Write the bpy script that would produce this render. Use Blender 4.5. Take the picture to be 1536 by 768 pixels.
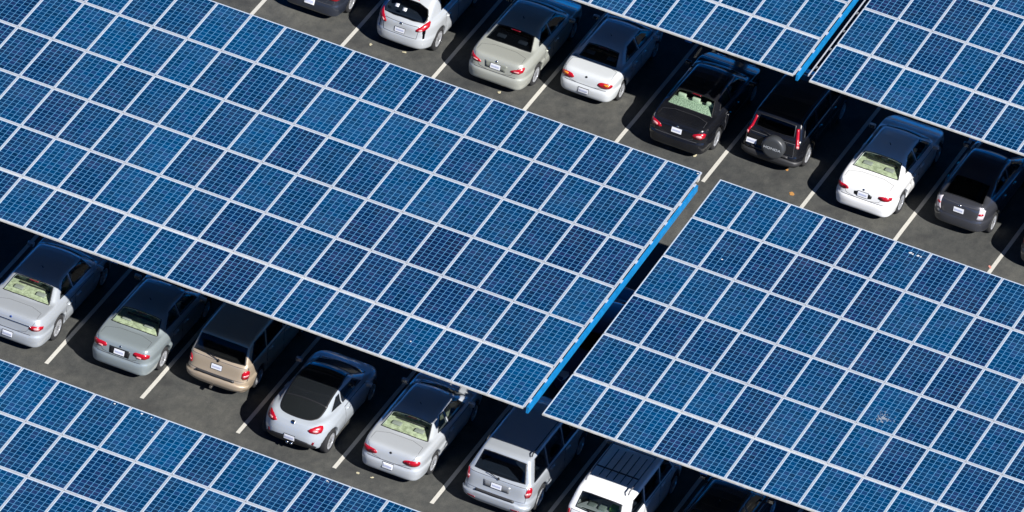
import bpy, bmesh, math, random
import numpy as np
from mathutils import Vector, Matrix
from mathutils.bvhtree import BVHTree
from mathutils.geometry import delaunay_2d_cdt

sc = bpy.context.scene
for o in list(bpy.data.objects): bpy.data.objects.remove(o)
COL = sc.collection
random.seed(7)
R_ = math.radians

# ------------------------------------------------------------------ camera
cd = bpy.data.cameras.new('camera'); cam = bpy.data.objects.new('camera', cd); COL.objects.link(cam)
cr = Vector((0.91067296, 0.39081062, 0.13394705)); cu = Vector((-0.32278073, 0.47071662, 0.82112025)); cdv = Vector((-0.25785141, 0.79100754, -0.55481503))
M = Matrix((cr, cu, -cdv)).transposed().to_4x4(); M.translation = Vector((73.86872768, -189.22583297, 140.94687203))
cam.matrix_world = M
cd.sensor_width = 36; cd.lens = 14146.0864 / 1536 * 36
cd.clip_start = 1; cd.clip_end = 3000
sc.camera = cam

# ------------------------------------------------------------------ light
SUN = Vector((1.10, -.62, 1.0)).normalized()
el = math.asin(SUN.z); rot = math.atan2(SUN.x, SUN.y)
w = bpy.data.worlds.new('World'); sc.world = w; w.use_nodes = True
nt = w.node_tree; bg = nt.nodes['Background']; sky = nt.nodes.new('ShaderNodeTexSky')
sky.sky_type = 'NISHITA'; sky.sun_disc = False; sky.sun_elevation = el; sky.sun_rotation = rot
sky.air_density = .16; sky.dust_density = 0; sky.ozone_density = 8
hs = nt.nodes.new('ShaderNodeHueSaturation'); hs.inputs['Saturation'].default_value = 1.6
nt.links.new(sky.outputs[0], hs.inputs['Color']); nt.links.new(hs.outputs[0], bg.inputs[0]); bg.inputs[1].default_value = .145
sl = bpy.data.lights.new('sun', 'SUN'); sl.energy = 5.0; sl.angle = R_(.5); sl.color = (1, .98, .955)
so = bpy.data.objects.new('sun', sl); COL.objects.link(so)
so.rotation_euler = (-SUN).to_track_quat('-Z', 'Y').to_euler()
sc.view_settings.view_transform = 'Standard'; sc.view_settings.look = 'None'
sc.view_settings.exposure = .68; sc.view_settings.gamma = 1
sc.view_settings.use_curve_mapping = False
try:
    sc.cycles.transparent_max_bounces = 16; sc.cycles.max_bounces = 8
except Exception: pass

# ------------------------------------------------------------------ materials
MATS = {}
def mat(name, col=(.5,.5,.5), rough=.5, metal=0, coat=0, spec=.5, bump=None):
    if name in MATS: return MATS[name]
    m = bpy.data.materials.new(name); m.use_nodes = True
    b = m.node_tree.nodes['Principled BSDF']
    b.inputs['Base Color'].default_value = (*col, 1); b.inputs['Roughness'].default_value = rough
    b.inputs['Metallic'].default_value = metal; b.inputs['Coat Weight'].default_value = coat
    b.inputs['Coat Roughness'].default_value = .05
    b.inputs['Specular IOR Level'].default_value = spec
    MATS[name] = m; return m
def N(m, t, **k):
    n = m.node_tree.nodes.new(t)
    for a, v in k.items(): setattr(n, a, v)
    return n
def LK(m, a, b): m.node_tree.links.new(a, b)
def paint(name, col, metal=.35, rough=.38, coat=.8, flake=.0, dust=.25):
    m = mat(name, col, rough, metal, coat)
    b = m.node_tree.nodes['Principled BSDF']
    tc = N(m, 'ShaderNodeTexCoord')
    n1 = N(m, 'ShaderNodeTexNoise'); n1.inputs['Scale'].default_value = 2.2; n1.inputs['Detail'].default_value = 6
    LK(m, tc.outputs['Object'], n1.inputs['Vector'])
    n2 = N(m, 'ShaderNodeTexNoise'); n2.inputs['Scale'].default_value = 45; n2.inputs['Detail'].default_value = 3
    LK(m, tc.outputs['Object'], n2.inputs['Vector'])
    ad = N(m, 'ShaderNodeMath', operation='MULTIPLY'); LK(m, n1.outputs[0], ad.inputs[0]); LK(m, n2.outputs[0], ad.inputs[1])
    mp = N(m, 'ShaderNodeMapRange'); mp.inputs[1].default_value = .15; mp.inputs[2].default_value = .4
    mp.inputs[3].default_value = 0; mp.inputs[4].default_value = dust
    LK(m, ad.outputs[0], mp.inputs[0])
    mx = N(m, 'ShaderNodeMix', data_type='RGBA'); LK(m, mp.outputs[0], mx.inputs[0])
    mx.inputs[6].default_value = (*col, 1); dd = [c*.82 + .02 for c in col]; mx.inputs[7].default_value = (*dd, 1)
    LK(m, mx.outputs[2], b.inputs['Base Color'])
    r = N(m, 'ShaderNodeMapRange'); r.inputs[3].default_value = rough*.9; r.inputs[4].default_value = rough*1.25
    LK(m, n1.outputs[0], r.inputs[0]); LK(m, r.outputs[0], b.inputs['Roughness'])
    return m
def glass(name, tint):
    if name in MATS: return MATS[name]
    m = bpy.data.materials.new(name); m.use_nodes = True; n = m.node_tree; n.nodes.clear()
    out = n.nodes.new('ShaderNodeOutputMaterial'); mix = n.nodes.new('ShaderNodeMixShader')
    tr = n.nodes.new('ShaderNodeBsdfTransparent'); tr.inputs[0].default_value = (*tint, 1)
    gl = n.nodes.new('ShaderNodeBsdfGlossy'); gl.inputs['Roughness'].default_value = .02
    lw = n.nodes.new('ShaderNodeLayerWeight'); lw.inputs[0].default_value = .5
    pw = n.nodes.new('ShaderNodeMath'); pw.operation = 'POWER'; pw.inputs[1].default_value = 4; n.links.new(lw.outputs['Facing'], pw.inputs[0])
    fr = n.nodes.new('ShaderNodeMapRange'); fr.inputs[3].default_value = .045; fr.inputs[4].default_value = .9; n.links.new(pw.outputs[0], fr.inputs[0])
    n.links.new(fr.outputs[0], mix.inputs[0]); n.links.new(tr.outputs[0], mix.inputs[1]); n.links.new(gl.outputs[0], mix.inputs[2])
    n.links.new(mix.outputs[0], out.inputs[0]); MATS[name] = m; return m

G_CLEAR = glass('window_glass', (.80,.86,.80)); G_TINT = glass('privacy_glass', (.17,.20,.24)); G_MID = glass('tinted_glass', (.42,.46,.46))
BLACK = mat('black_trim', (.012,.012,.013), .45)
SEAM = mat('shut_line', (.05,.05,.055), .8)
RUB = mat('tyre_rubber', (.018,.018,.019), .85)
ALLOY = mat('alloy_rim', (.62,.63,.65), .28, .6)
CHROME = mat('chrome', (.75,.76,.78), .12, 1)
RED = mat('red_lens', (.40,.004,.016), .28, 0, .3)
DRED = mat('dark_red_lens', (.16,.004,.012), .12, 0, .6)
HILITE = mat('lens_highlight', (.62,.28,.28), .3, 0, .3)  # pale highlight of the red tail lamps, put into a pinkish patch colour
AMB = mat('amber_lens', (.75,.22,.02), .15, 0, .6)
PLATE = mat('plate_white', (.72,.73,.76), .45)
PLINK = mat('plate_ink', (.1,.1,.2), .5)
DKIN = mat('dark_interior', (.035,.035,.038), .8)
TAN = mat('beige_interior', (.55,.55,.40), .8)
def mottle(m, a, b_, sc_=9, lo=.42, hi=.58):
    b = m.node_tree.nodes['Principled BSDF']; tc = N(m, 'ShaderNodeTexCoord'); n = N(m, 'ShaderNodeTexNoise'); n.inputs['Scale'].default_value = sc_; n.inputs['Detail'].default_value = 6; n.inputs['Roughness'].default_value = .75
    LK(m, tc.outputs['Object'], n.inputs['Vector']); r = N(m, 'ShaderNodeValToRGB'); LK(m, n.outputs[0], r.inputs[0])
    e = r.color_ramp.elements; e[0].position = lo; e[0].color = (*a,1); e[1].position = hi; e[1].color = (*b_,1); LK(m, r.outputs[0], b.inputs['Base Color'])
mottle(TAN, (.34,.36,.25), (.62,.64,.48))
GREYIN = mat('grey_interior', (.32,.32,.31), .8)
HEADL = mat('headlamp_lens', (.55,.6,.65), .1, .3, .5)
EXH = mat('exhaust_steel', (.35,.33,.3), .3, .9)
DISC = mat('brake_disc', (.12,.12,.12), .5, .6)

# ------------------------------------------------------------------ helpers
def link(o, parent=None):
    COL.objects.link(o)
    if parent is not None: o.parent = parent
    return o
def mesh_obj(name, verts, faces, mats, parent=None, smooth=False, fm=None, off=(0,0,0)):
    me = bpy.data.meshes.new(name)
    V = np.asarray(verts, dtype=float) + np.array(off)
    me.from_pydata(V.tolist(), [], faces if isinstance(faces, list) else faces.tolist())
    for m in (mats if isinstance(mats, (list, tuple)) else [mats]): me.materials.append(m)
    if fm is not None: me.polygons.foreach_set('material_index', np.asarray(fm, dtype=np.int32))
    if smooth: me.polygons.foreach_set('use_smooth', np.ones(len(me.polygons), dtype=bool))
    me.update()
    return link(bpy.data.objects.new(name, me), parent)
def empty(name, loc, label, cat, group=None, rz=0):
    o = bpy.data.objects.new(name, None); COL.objects.link(o); o.location = loc; o.rotation_euler = (0,0,rz)
    o.empty_display_size = .2
    o['label'] = label; o['category'] = cat
    if group: o['group'] = group
    return o
def tag(o, label=None, cat=None, group=None, kind=None):
    if label: o['label'] = label
    if cat: o['category'] = cat
    if group: o['group'] = group
    if kind: o['kind'] = kind
    return o
class MB:
    def __init__(s): s.v = []; s.f = []; s.m = []
    def box(s, c, d, mi=0, rx=0, ry=0):
        b = len(s.v); hx, hy, hz = d[0]/2, d[1]/2, d[2]/2
        cx, sx = math.cos(rx), math.sin(rx); cy, sy = math.cos(ry), math.sin(ry)
        for x in (-hx,hx):
            for y in (-hy,hy):
                for z in (-hz,hz):
                    X = x*cy + z*sy; Z = -x*sy + z*cy
                    Y = y*cx - Z*sx; Z2 = y*sx + Z*cx
                    s.v.append((c[0]+X, c[1]+Y, c[2]+Z2))
        for q in ((0,1,3,2),(4,6,7,5),(0,4,5,1),(2,3,7,6),(0,2,6,4),(1,5,7,3)):
            s.f.append([b+i for i in q]); s.m.append(mi)
    def tube(s, pts, r, n=8, mi=0, cap=True):
        pts = [Vector(p) for p in pts]; rings = []
        for i, p in enumerate(pts):
            d = (pts[min(i+1,len(pts)-1)] - pts[max(i-1,0)]).normalized()
            a = d.orthogonal().normalized() if abs(d.z) > .9 else d.cross(Vector((0,0,1))).normalized()
            c = d.cross(a); rr = r[i] if isinstance(r, (list,tuple)) else r
            b = len(s.v); rings.append(b)
            for k in range(n):
                t = 2*math.pi*k/n; q = p + a*rr*math.cos(t) + c*rr*math.sin(t); s.v.append(tuple(q))
        for i in range(len(rings)-1):
            for k in range(n):
                s.f.append([rings[i]+k, rings[i]+(k+1)%n, rings[i+1]+(k+1)%n, rings[i+1]+k]); s.m.append(mi)
        if cap:
            s.f.append([rings[0]+k for k in range(n)][::-1]); s.m.append(mi)
            s.f.append([rings[-1]+k for k in range(n)]); s.m.append(mi)
    def lathe(s, c, axis, prof, n=28, mi=0):   # prof: (axial, radius); axis 'x' or 'y'
        b0 = len(s.v)
        for a, r in prof:
            for k in range(n):
                t = 2*math.pi*k/n
                if axis == 'x': s.v.append((c[0]+a, c[1]+r*math.cos(t), c[2]+r*math.sin(t)))
                else: s.v.append((c[0]+r*math.cos(t), c[1]+a, c[2]+r*math.sin(t)))
        for i in range(len(prof)-1):
            for k in range(n):
                s.f.append([b0+i*n+k, b0+i*n+(k+1)%n, b0+(i+1)*n+(k+1)%n, b0+(i+1)*n+k]); s.m.append(mi)
    def build(s, name, mats, parent=None, smooth=False, bevel=0, off=(0,0,0), seg=2):
        o = mesh_obj(name, s.v, s.f, mats, parent, smooth, s.m, off)
        if bevel:
            bm = bmesh.new(); bm.from_mesh(o.data); bmesh.ops.remove_doubles(bm, verts=bm.verts, dist=1e-6)
            bmesh.ops.bevel(bm, geom=bm.edges[:] + bm.verts[:], offset=bevel, segments=seg, affect='EDGES', profile=.6, clamp_overlap=True)
            bmesh.ops.recalc_face_normals(bm, faces=bm.faces)
            for f in bm.faces: f.smooth = True
            bm.to_mesh(o.data); bm.free()
        elif smooth:
            bm = bmesh.new(); bm.from_mesh(o.data); bmesh.ops.recalc_face_normals(bm, faces=bm.faces); bm.to_mesh(o.data); bm.free()
        return o

# ------------------------------------------------------------------ setting: asphalt
def ground():
    m = mat('asphalt', (.05,.05,.05), .9, spec=.3); b = m.node_tree.nodes['Principled BSDF']
    tc = N(m, 'ShaderNodeTexCoord')
    def noise(sc_, det=4, r=.6, sx=1):
        mp = N(m, 'ShaderNodeMapping'); mp.inputs['Scale'].default_value = (sx, 1, 1)
        LK(m, tc.outputs['Object'], mp.inputs[0])
        n = N(m, 'ShaderNodeTexNoise'); n.inputs['Scale'].default_value = sc_; n.inputs['Detail'].default_value = det
        n.inputs['Roughness'].default_value = r; LK(m, mp.outputs[0], n.inputs['Vector']); return n
    big = noise(.35, 6); mid = noise(2.2, 6, .7, 1.6); fine = noise(38, 3, .8)
    cr1 = N(m, 'ShaderNodeValToRGB'); LK(m, mid.outputs[0], cr1.inputs[0])
    e = cr1.color_ramp.elements; e[0].position = .3; e[0].color = (.050,.052,.052,1); e[1].position = .72; e[1].color = (.098,.097,.090,1)
    mx = N(m, 'ShaderNodeMix', data_type='RGBA', blend_type='MULTIPLY'); mx.inputs[0].default_value = 1
    cr2 = N(m, 'ShaderNodeValToRGB'); LK(m, big.outputs[0], cr2.inputs[0])
    e = cr2.color_ramp.elements; e[0].position = .3; e[0].color = (.62,.64,.66,1); e[1].position = .68; e[1].color = (1.22,1.2,1.13,1)
    LK(m, cr1.outputs[0], mx.inputs[6]); LK(m, cr2.outputs[0], mx.inputs[7])
    mx2 = N(m, 'ShaderNodeMix', data_type='RGBA', blend_type='MULTIPLY'); mx2.inputs[0].default_value = 1
    cr3 = N(m, 'ShaderNodeValToRGB'); LK(m, fine.outputs[0], cr3.inputs[0])
    e = cr3.color_ramp.elements; e[0].position = .25; e[0].color = (.62,.62,.62,1); e[1].position = .75; e[1].color = (1.35,1.35,1.33,1)
    LK(m, mx.outputs[2], mx2.inputs[6]); LK(m, cr3.outputs[0], mx2.inputs[7])
    # dusty tan specks and patches
    vo = N(m, 'ShaderNodeTexNoise'); vo.inputs['Scale'].default_value = 4; vo.inputs['Detail'].default_value = 8; vo.inputs['Roughness'].default_value = .85
    LK(m, tc.outputs['Object'], vo.inputs['Vector'])
    th = N(m, 'ShaderNodeMapRange'); th.inputs[1].default_value = .59; th.inputs[2].default_value = .74; th.inputs[4].default_value = .55
    LK(m, vo.outputs[0], th.inputs[0])
    mx3 = N(m, 'ShaderNodeMix', data_type='RGBA'); LK(m, th.outputs[0], mx3.inputs[0])
    LK(m, mx2.outputs[2], mx3.inputs[6]); mx3.inputs[7].default_value = (.16,.145,.115,1)
    # oil darkening blotches
    oi = N(m, 'ShaderNodeTexNoise'); oi.inputs['Scale'].default_value = .9; oi.inputs['Detail'].default_value = 5
    mpo = N(m, 'ShaderNodeMapping'); mpo.inputs['Location'].default_value = (13, 5, 2); LK(m, tc.outputs['Object'], mpo.inputs[0]); LK(m, mpo.outputs[0], oi.inputs['Vector'])
    th2 = N(m, 'ShaderNodeMapRange'); th2.inputs[1].default_value = .58; th2.inputs[2].default_value = .72; th2.inputs[4].default_value = .5
    LK(m, oi.outputs[0], th2.inputs[0])
    mx4 = N(m, 'ShaderNodeMix', data_type='RGBA'); LK(m, th2.outputs[0], mx4.inputs[0])
    LK(m, mx3.outputs[2], mx4.inputs[6]); mx4.inputs[7].default_value = (.025,.025,.026,1)
    LK(m, mx4.outputs[2], b.inputs['Base Color'])
    bp = N(m, 'ShaderNodeBump'); bp.inputs['Strength'].default_value = .5; bp.inputs['Distance'].default_value = .01
    LK(m, fine.outputs[0], bp.inputs['Height']); LK(m, bp.outputs[0], b.inputs['Normal'])
    o = mesh_obj('asphalt_ground', [(-900,-900,0),(900,-900,0),(900,900,0),(-900,900,0)], [[0,1,2,3]], m)
    tag(o, 'dark grey weathered asphalt of the car park', None, kind='structure')
ground()

W_ = 2.7758
def line_mat():
    m = mat('line_paint', (.55,.53,.47), .7); b = m.node_tree.nodes['Principled BSDF']
    tc = N(m, 'ShaderNodeTexCoord'); n = N(m, 'ShaderNodeTexNoise'); n.inputs['Scale'].default_value = 22; n.inputs['Detail'].default_value = 8; n.inputs['Roughness'].default_value = .8
    g = N(m, 'ShaderNodeNewGeometry'); LK(m, g.outputs['Position'], n.inputs['Vector'])
    r = N(m, 'ShaderNodeValToRGB'); LK(m, n.outputs[0], r.inputs[0])
    e = r.color_ramp.elements; e[0].position = .33; e[0].color = (.25,.24,.21,1); e[1].position = .46; e[1].color = (.55,.53,.47,1)
    LK(m, r.outputs[0], b.inputs['Base Color']); return m
LM = line_mat()
def stall_line(x, y0, y1):
    v = []; n = 12; h = .004
    for i in range(n+1):
        y = y0 + (y1-y0)*i/n; j = random.uniform(-.004,.004)
        v += [(x-.055+j, y, h), (x+.055+j, y, h)]
    f = [[2*i, 2*i+1, 2*i+3, 2*i+2] for i in range(n)]
    tag(mesh_obj('stall_line', v, f, LM), kind='structure')
for k in range(-3, 10): stall_line(k*W_, 0, 11.3)
for k in range(-2, 12): stall_line(-2.5156 + k*W_, 18.1, 29.4)

# ------------------------------------------------------------------ solar panels
PXX, PL_ = 1.0179, 2.0
PW, PLEN = 1.007, 1.952
def cell_mat():
    m = mat('solar_cells', (.01,.06,.2), .25, 0, .0, .35); b = m.node_tree.nodes['Principled BSDF']
    uv = N(m, 'ShaderNodeUVMap'); uv.uv_map = 'cells'
    sp = N(m, 'ShaderNodeSeparateXYZ'); LK(m, uv.outputs[0], sp.inputs[0])
    def mth(op, a, bb=None, cc=None):
        n = N(m, 'ShaderNodeMath', operation=op)
        for i, q in enumerate((a, bb, cc)):
            if q is None: continue
            if isinstance(q, (int, float)): n.inputs[i].default_value = q
            else: LK(m, q, n.inputs[i])
        return n.outputs[0]
    u, v = sp.outputs[0], sp.outputs[1]
    def dist(c):   # distance to nearest cell border, 0..0.5
        f = mth('FRACT', c); return mth('SUBTRACT', .5, mth('ABSOLUTE', mth('SUBTRACT', f, .5)))
    du, dv = dist(u), dist(v)
    gu = mth('LESS_THAN', du, .046); gv = mth('LESS_THAN', dv, .050)
    gap = mth('MAXIMUM', gu, mth('MULTIPLY', gv, .8))
    # two silver busbars per cell, very thin, running along the panel
    fu = mth('FRACT', u)
    b1 = mth('LESS_THAN', mth('ABSOLUTE', mth('SUBTRACT', fu, .27)), .010)
    b2 = mth('LESS_THAN', mth('ABSOLUTE', mth('SUBTRACT', fu, .73)), .010)
    bus = mth('MAXIMUM', b1, b2)
    # random per cell, per panel
    def cell_id(su, sv, off):
        c = N(m, 'ShaderNodeCombineXYZ'); LK(m, mth('FLOOR', mth('DIVIDE', u, su)), c.inputs[0]); LK(m, mth('FLOOR', mth('DIVIDE', v, sv)), c.inputs[1]); c.inputs[2].default_value = off
        wn = N(m, 'ShaderNodeTexWhiteNoise'); LK(m, c.outputs[0], wn.inputs['Vector']); return wn
    wp = cell_id(6, 12, 3.3); wc = cell_id(1, 1, 1.7); wstr = cell_id(1, 12, 8.8)
    # panel hue: from violet navy to teal blue; most panels bright blue
    r = N(m, 'ShaderNodeValToRGB'); gq = N(m, 'ShaderNodeNewGeometry'); nq = N(m, 'ShaderNodeTexNoise'); nq.inputs['Scale'].default_value = .16; nq.inputs['Detail'].default_value = 2; LK(m, gq.outputs['Position'], nq.inputs['Vector'])
    LK(m, mth('ADD', mth('MULTIPLY', wp.outputs['Value'], .68), mth('SUBTRACT', mth('MULTIPLY', nq.outputs[0], 1.3), .45)), r.inputs[0])
    e = r.color_ramp.elements; e[0].position = 0; e[0].color = (.002,.012,.052,1); e[1].position = 1; e[1].color = (0,.042,.122,1)
    for p_, c_ in ((.25,(.001,.017,.066,1)),(.5,(.0003,.025,.081,1)),(.8,(0,.034,.102,1))):
        x = r.color_ramp.elements.new(p_); x.color = c_
    # cell to cell: some violet, some teal, mottled by crystal noise
    g = N(m, 'ShaderNodeNewGeometry')
    n1 = N(m, 'ShaderNodeTexNoise'); n1.inputs['Scale'].default_value = 5; n1.inputs['Detail'].default_value = 3; LK(m, g.outputs['Position'], n1.inputs['Vector'])
    vor = N(m, 'ShaderNodeTexVoronoi'); vor.inputs['Scale'].default_value = 55; LK(m, g.outputs['Position'], vor.inputs['Vector'])
    cs = N(m, 'ShaderNodeSeparateColor'); LK(m, vor.outputs['Color'], cs.inputs[0])
    val = mth('ADD', mth('MULTIPLY', wc.outputs['Value'], .75), mth('ADD', mth('MULTIPLY', n1.outputs[0], .5), mth('MULTIPLY', cs.outputs[0], .3)))
    val = mth('ADD', val, mth('MULTIPLY', wstr.outputs['Value'], .25))
    mr = N(m, 'ShaderNodeMapRange'); LK(m, val, mr.inputs[0]); mr.inputs[1].default_value = .3; mr.inputs[2].default_value = 1.5; mr.inputs[3].default_value = .6; mr.inputs[4].default_value = 1.4
    vm = N(m, 'ShaderNodeVectorMath', operation='SCALE'); LK(m, r.outputs[0], vm.inputs[0]); LK(m, mr.outputs[0], vm.inputs['Scale'])
    # violet cells
    vt = mth('MULTIPLY', mth('GREATER_THAN', wc.outputs['Value'], .84), .22)
    vio = N(m, 'ShaderNodeMix', data_type='RGBA'); LK(m, vt, vio.inputs[0]); LK(m, vm.outputs[0], vio.inputs[6]); vio.inputs[7].default_value = (.030,.024,.085,1)
    mx = N(m, 'ShaderNodeMix', data_type='RGBA'); LK(m, mth('MULTIPLY', bus, .05), mx.inputs[0]); LK(m, vio.outputs[2], mx.inputs[6]); mx.inputs[7].default_value = (.25,.40,.55,1)
    mx2 = N(m, 'ShaderNodeMix', data_type='RGBA'); LK(m, mth('MULTIPLY', gap, .85), mx2.inputs[0]); LK(m, mx.outputs[2], mx2.inputs[6]); mx2.inputs[7].default_value = (.10,.30,.52,1)
    # thin uneven dust film
    n2 = N(m, 'ShaderNodeTexNoise'); n2.inputs['Scale'].default_value = 1.1; n2.inputs['Detail'].default_value = 7; n2.inputs['Roughness'].default_value = .7; LK(m, g.outputs['Position'], n2.inputs['Vector'])
    dr = N(m, 'ShaderNodeMapRange'); LK(m, n2.outputs[0], dr.inputs[0]); dr.inputs[1].default_value = .45; dr.inputs[2].default_value = .85; dr.inputs[3].default_value = .0; dr.inputs[4].default_value = .06
    mx3 = N(m, 'ShaderNodeMix', data_type='RGBA'); LK(m, dr.outputs[0], mx3.inputs[0]); LK(m, mx2.outputs[2], mx3.inputs[6]); mx3.inputs[7].default_value = (.30,.30,.30,1)
    LK(m, mx3.outputs[2], b.inputs['Base Color'])
    rr = N(m, 'ShaderNodeMapRange'); LK(m, n2.outputs[0], rr.inputs[0]); rr.inputs[3].default_value = .12; rr.inputs[4].default_value = .32; LK(m, rr.outputs[0], b.inputs['Roughness'])
    return m
CELL = cell_mat()
FRAME = mat('panel_frame', (.66,.66,.70), .45, .25)
BACK = mat('backsheet', (.72,.72,.73), .5)
CREAM = mat('cream_steel', (.60,.59,.54), .55)
GREYST = mat('grey_steel', (.16,.17,.18), .6)
BLUEST = mat('blue_steel', (.015,.30,.66), .4)

def noise_on(m, col, amt=.35, scale=6):
    b = m.node_tree.nodes['Principled BSDF']; g = N(m, 'ShaderNodeNewGeometry'); n = N(m, 'ShaderNodeTexNoise'); n.inputs['Scale'].default_value = scale; n.inputs['Detail'].default_value = 8; n.inputs['Roughness'].default_value = .7
    LK(m, g.outputs['Position'], n.inputs['Vector']); r = N(m, 'ShaderNodeValToRGB'); LK(m, n.outputs[0], r.inputs[0])
    e = r.color_ramp.elements; e[0].position = .3; e[0].color = (*[c*(1-amt) for c in col],1); e[1].position = .6; e[1].color = (*col,1)
    LK(m, r.outputs[0], b.inputs['Base Color'])
noise_on(CREAM, (.62,.61,.56)); noise_on(BLUEST, (.008,.22,.52), .35, 5); noise_on(FRAME, (.58,.61,.66), .15, 9); noise_on(BACK, (.50,.58,.66), .2, 9)

def panel_geo(T, ii, jj, V, Fc, Mi, UV):
    """one framed module; T maps (a along row, b up slope, c normal) to canopy-local coordinates"""
    fw, th = .020, .045          # frame lip width, depth
    x0, x1, y0, y1 = 0, PW, 0, PLEN
    cx0, cx1 = .031, PW-.031; cy0, cy1 = .034, PLEN-.034
    def q(pts, mi, uv=None):
        b = len(V)
        for p in pts: V.append(T(*p))
        Fc.append(list(range(b, b+len(pts)))); Mi.append(mi); UV.append(uv or [(0,0)]*len(pts))
    # frame top ring
    def ring(a, b_, mi):
        (ax0,ax1,ay0,ay1,az),(bx0,bx1,by0,by1,bz) = a, b_
        A = [(ax0,ay0,az),(ax1,ay0,az),(ax1,ay1,az),(ax0,ay1,az)]; B = [(bx0,by0,bz),(bx1,by0,bz),(bx1,by1,bz),(bx0,by1,bz)]
        for k in range(4): q([A[k],A[(k+1)%4],B[(k+1)%4],B[k]], mi)
    ring((x0,x1,y0,y1,-th),(x0,x1,y0,y1,0), 1)
    ring((x0,x1,y0,y1,0),(x0+fw,x1-fw,y0+fw,y1-fw,0), 1)
    ring((x0+fw,x1-fw,y0+fw,y1-fw,0),(x0+fw,x1-fw,y0+fw,y1-fw,-.004), 1)
    ring((x0+fw,x1-fw,y0+fw,y1-fw,-.004),(cx0,cx1,cy0,cy1,-.004), 2)
    u0, v0 = ii*6, jj*12
    q([(cx0,cy0,-.004),(cx1,cy0,-.004),(cx1,cy1,-.004),(cx0,cy1,-.004)], 0, [(u0,v0),(u0+6,v0),(u0+6,v0+12),(u0,v0+12)])
    q([(x0,y0,-th),(x0,y1,-th),(x1,y1,-th),(x1,y0,-th)], 3)  # underside darkened to cut bounced light under the canopy; a real backsheet is white
def build_panel(name, lst, T, parent):
    V, Fc, Mi, UV = [], [], [], []
    for ii, jj, x, y, tilt in lst:
        panel_geo(lambda a, b, c: T(x+a, y+b, c + tilt[0]*(a-.5) + tilt[1]*(b-1)), ii+400, jj+100, V, Fc, Mi, UV)
    o = mesh_obj(name, V, Fc, [CELL, FRAME, BACK, GREYST], parent, fm=Mi)
    uvl = o.data.uv_layers.new(name='cells'); flat = [c for f in UV for p in f for c in p]
    uvl.data.foreach_set('uv', flat); return o
def project(p):
    v = Vector(p) - M.translation; z = v.dot(cdv); f = 14146.0864
    return 768 + f*v.dot(cr)/z, 384 - f*v.dot(cu)/z

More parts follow.
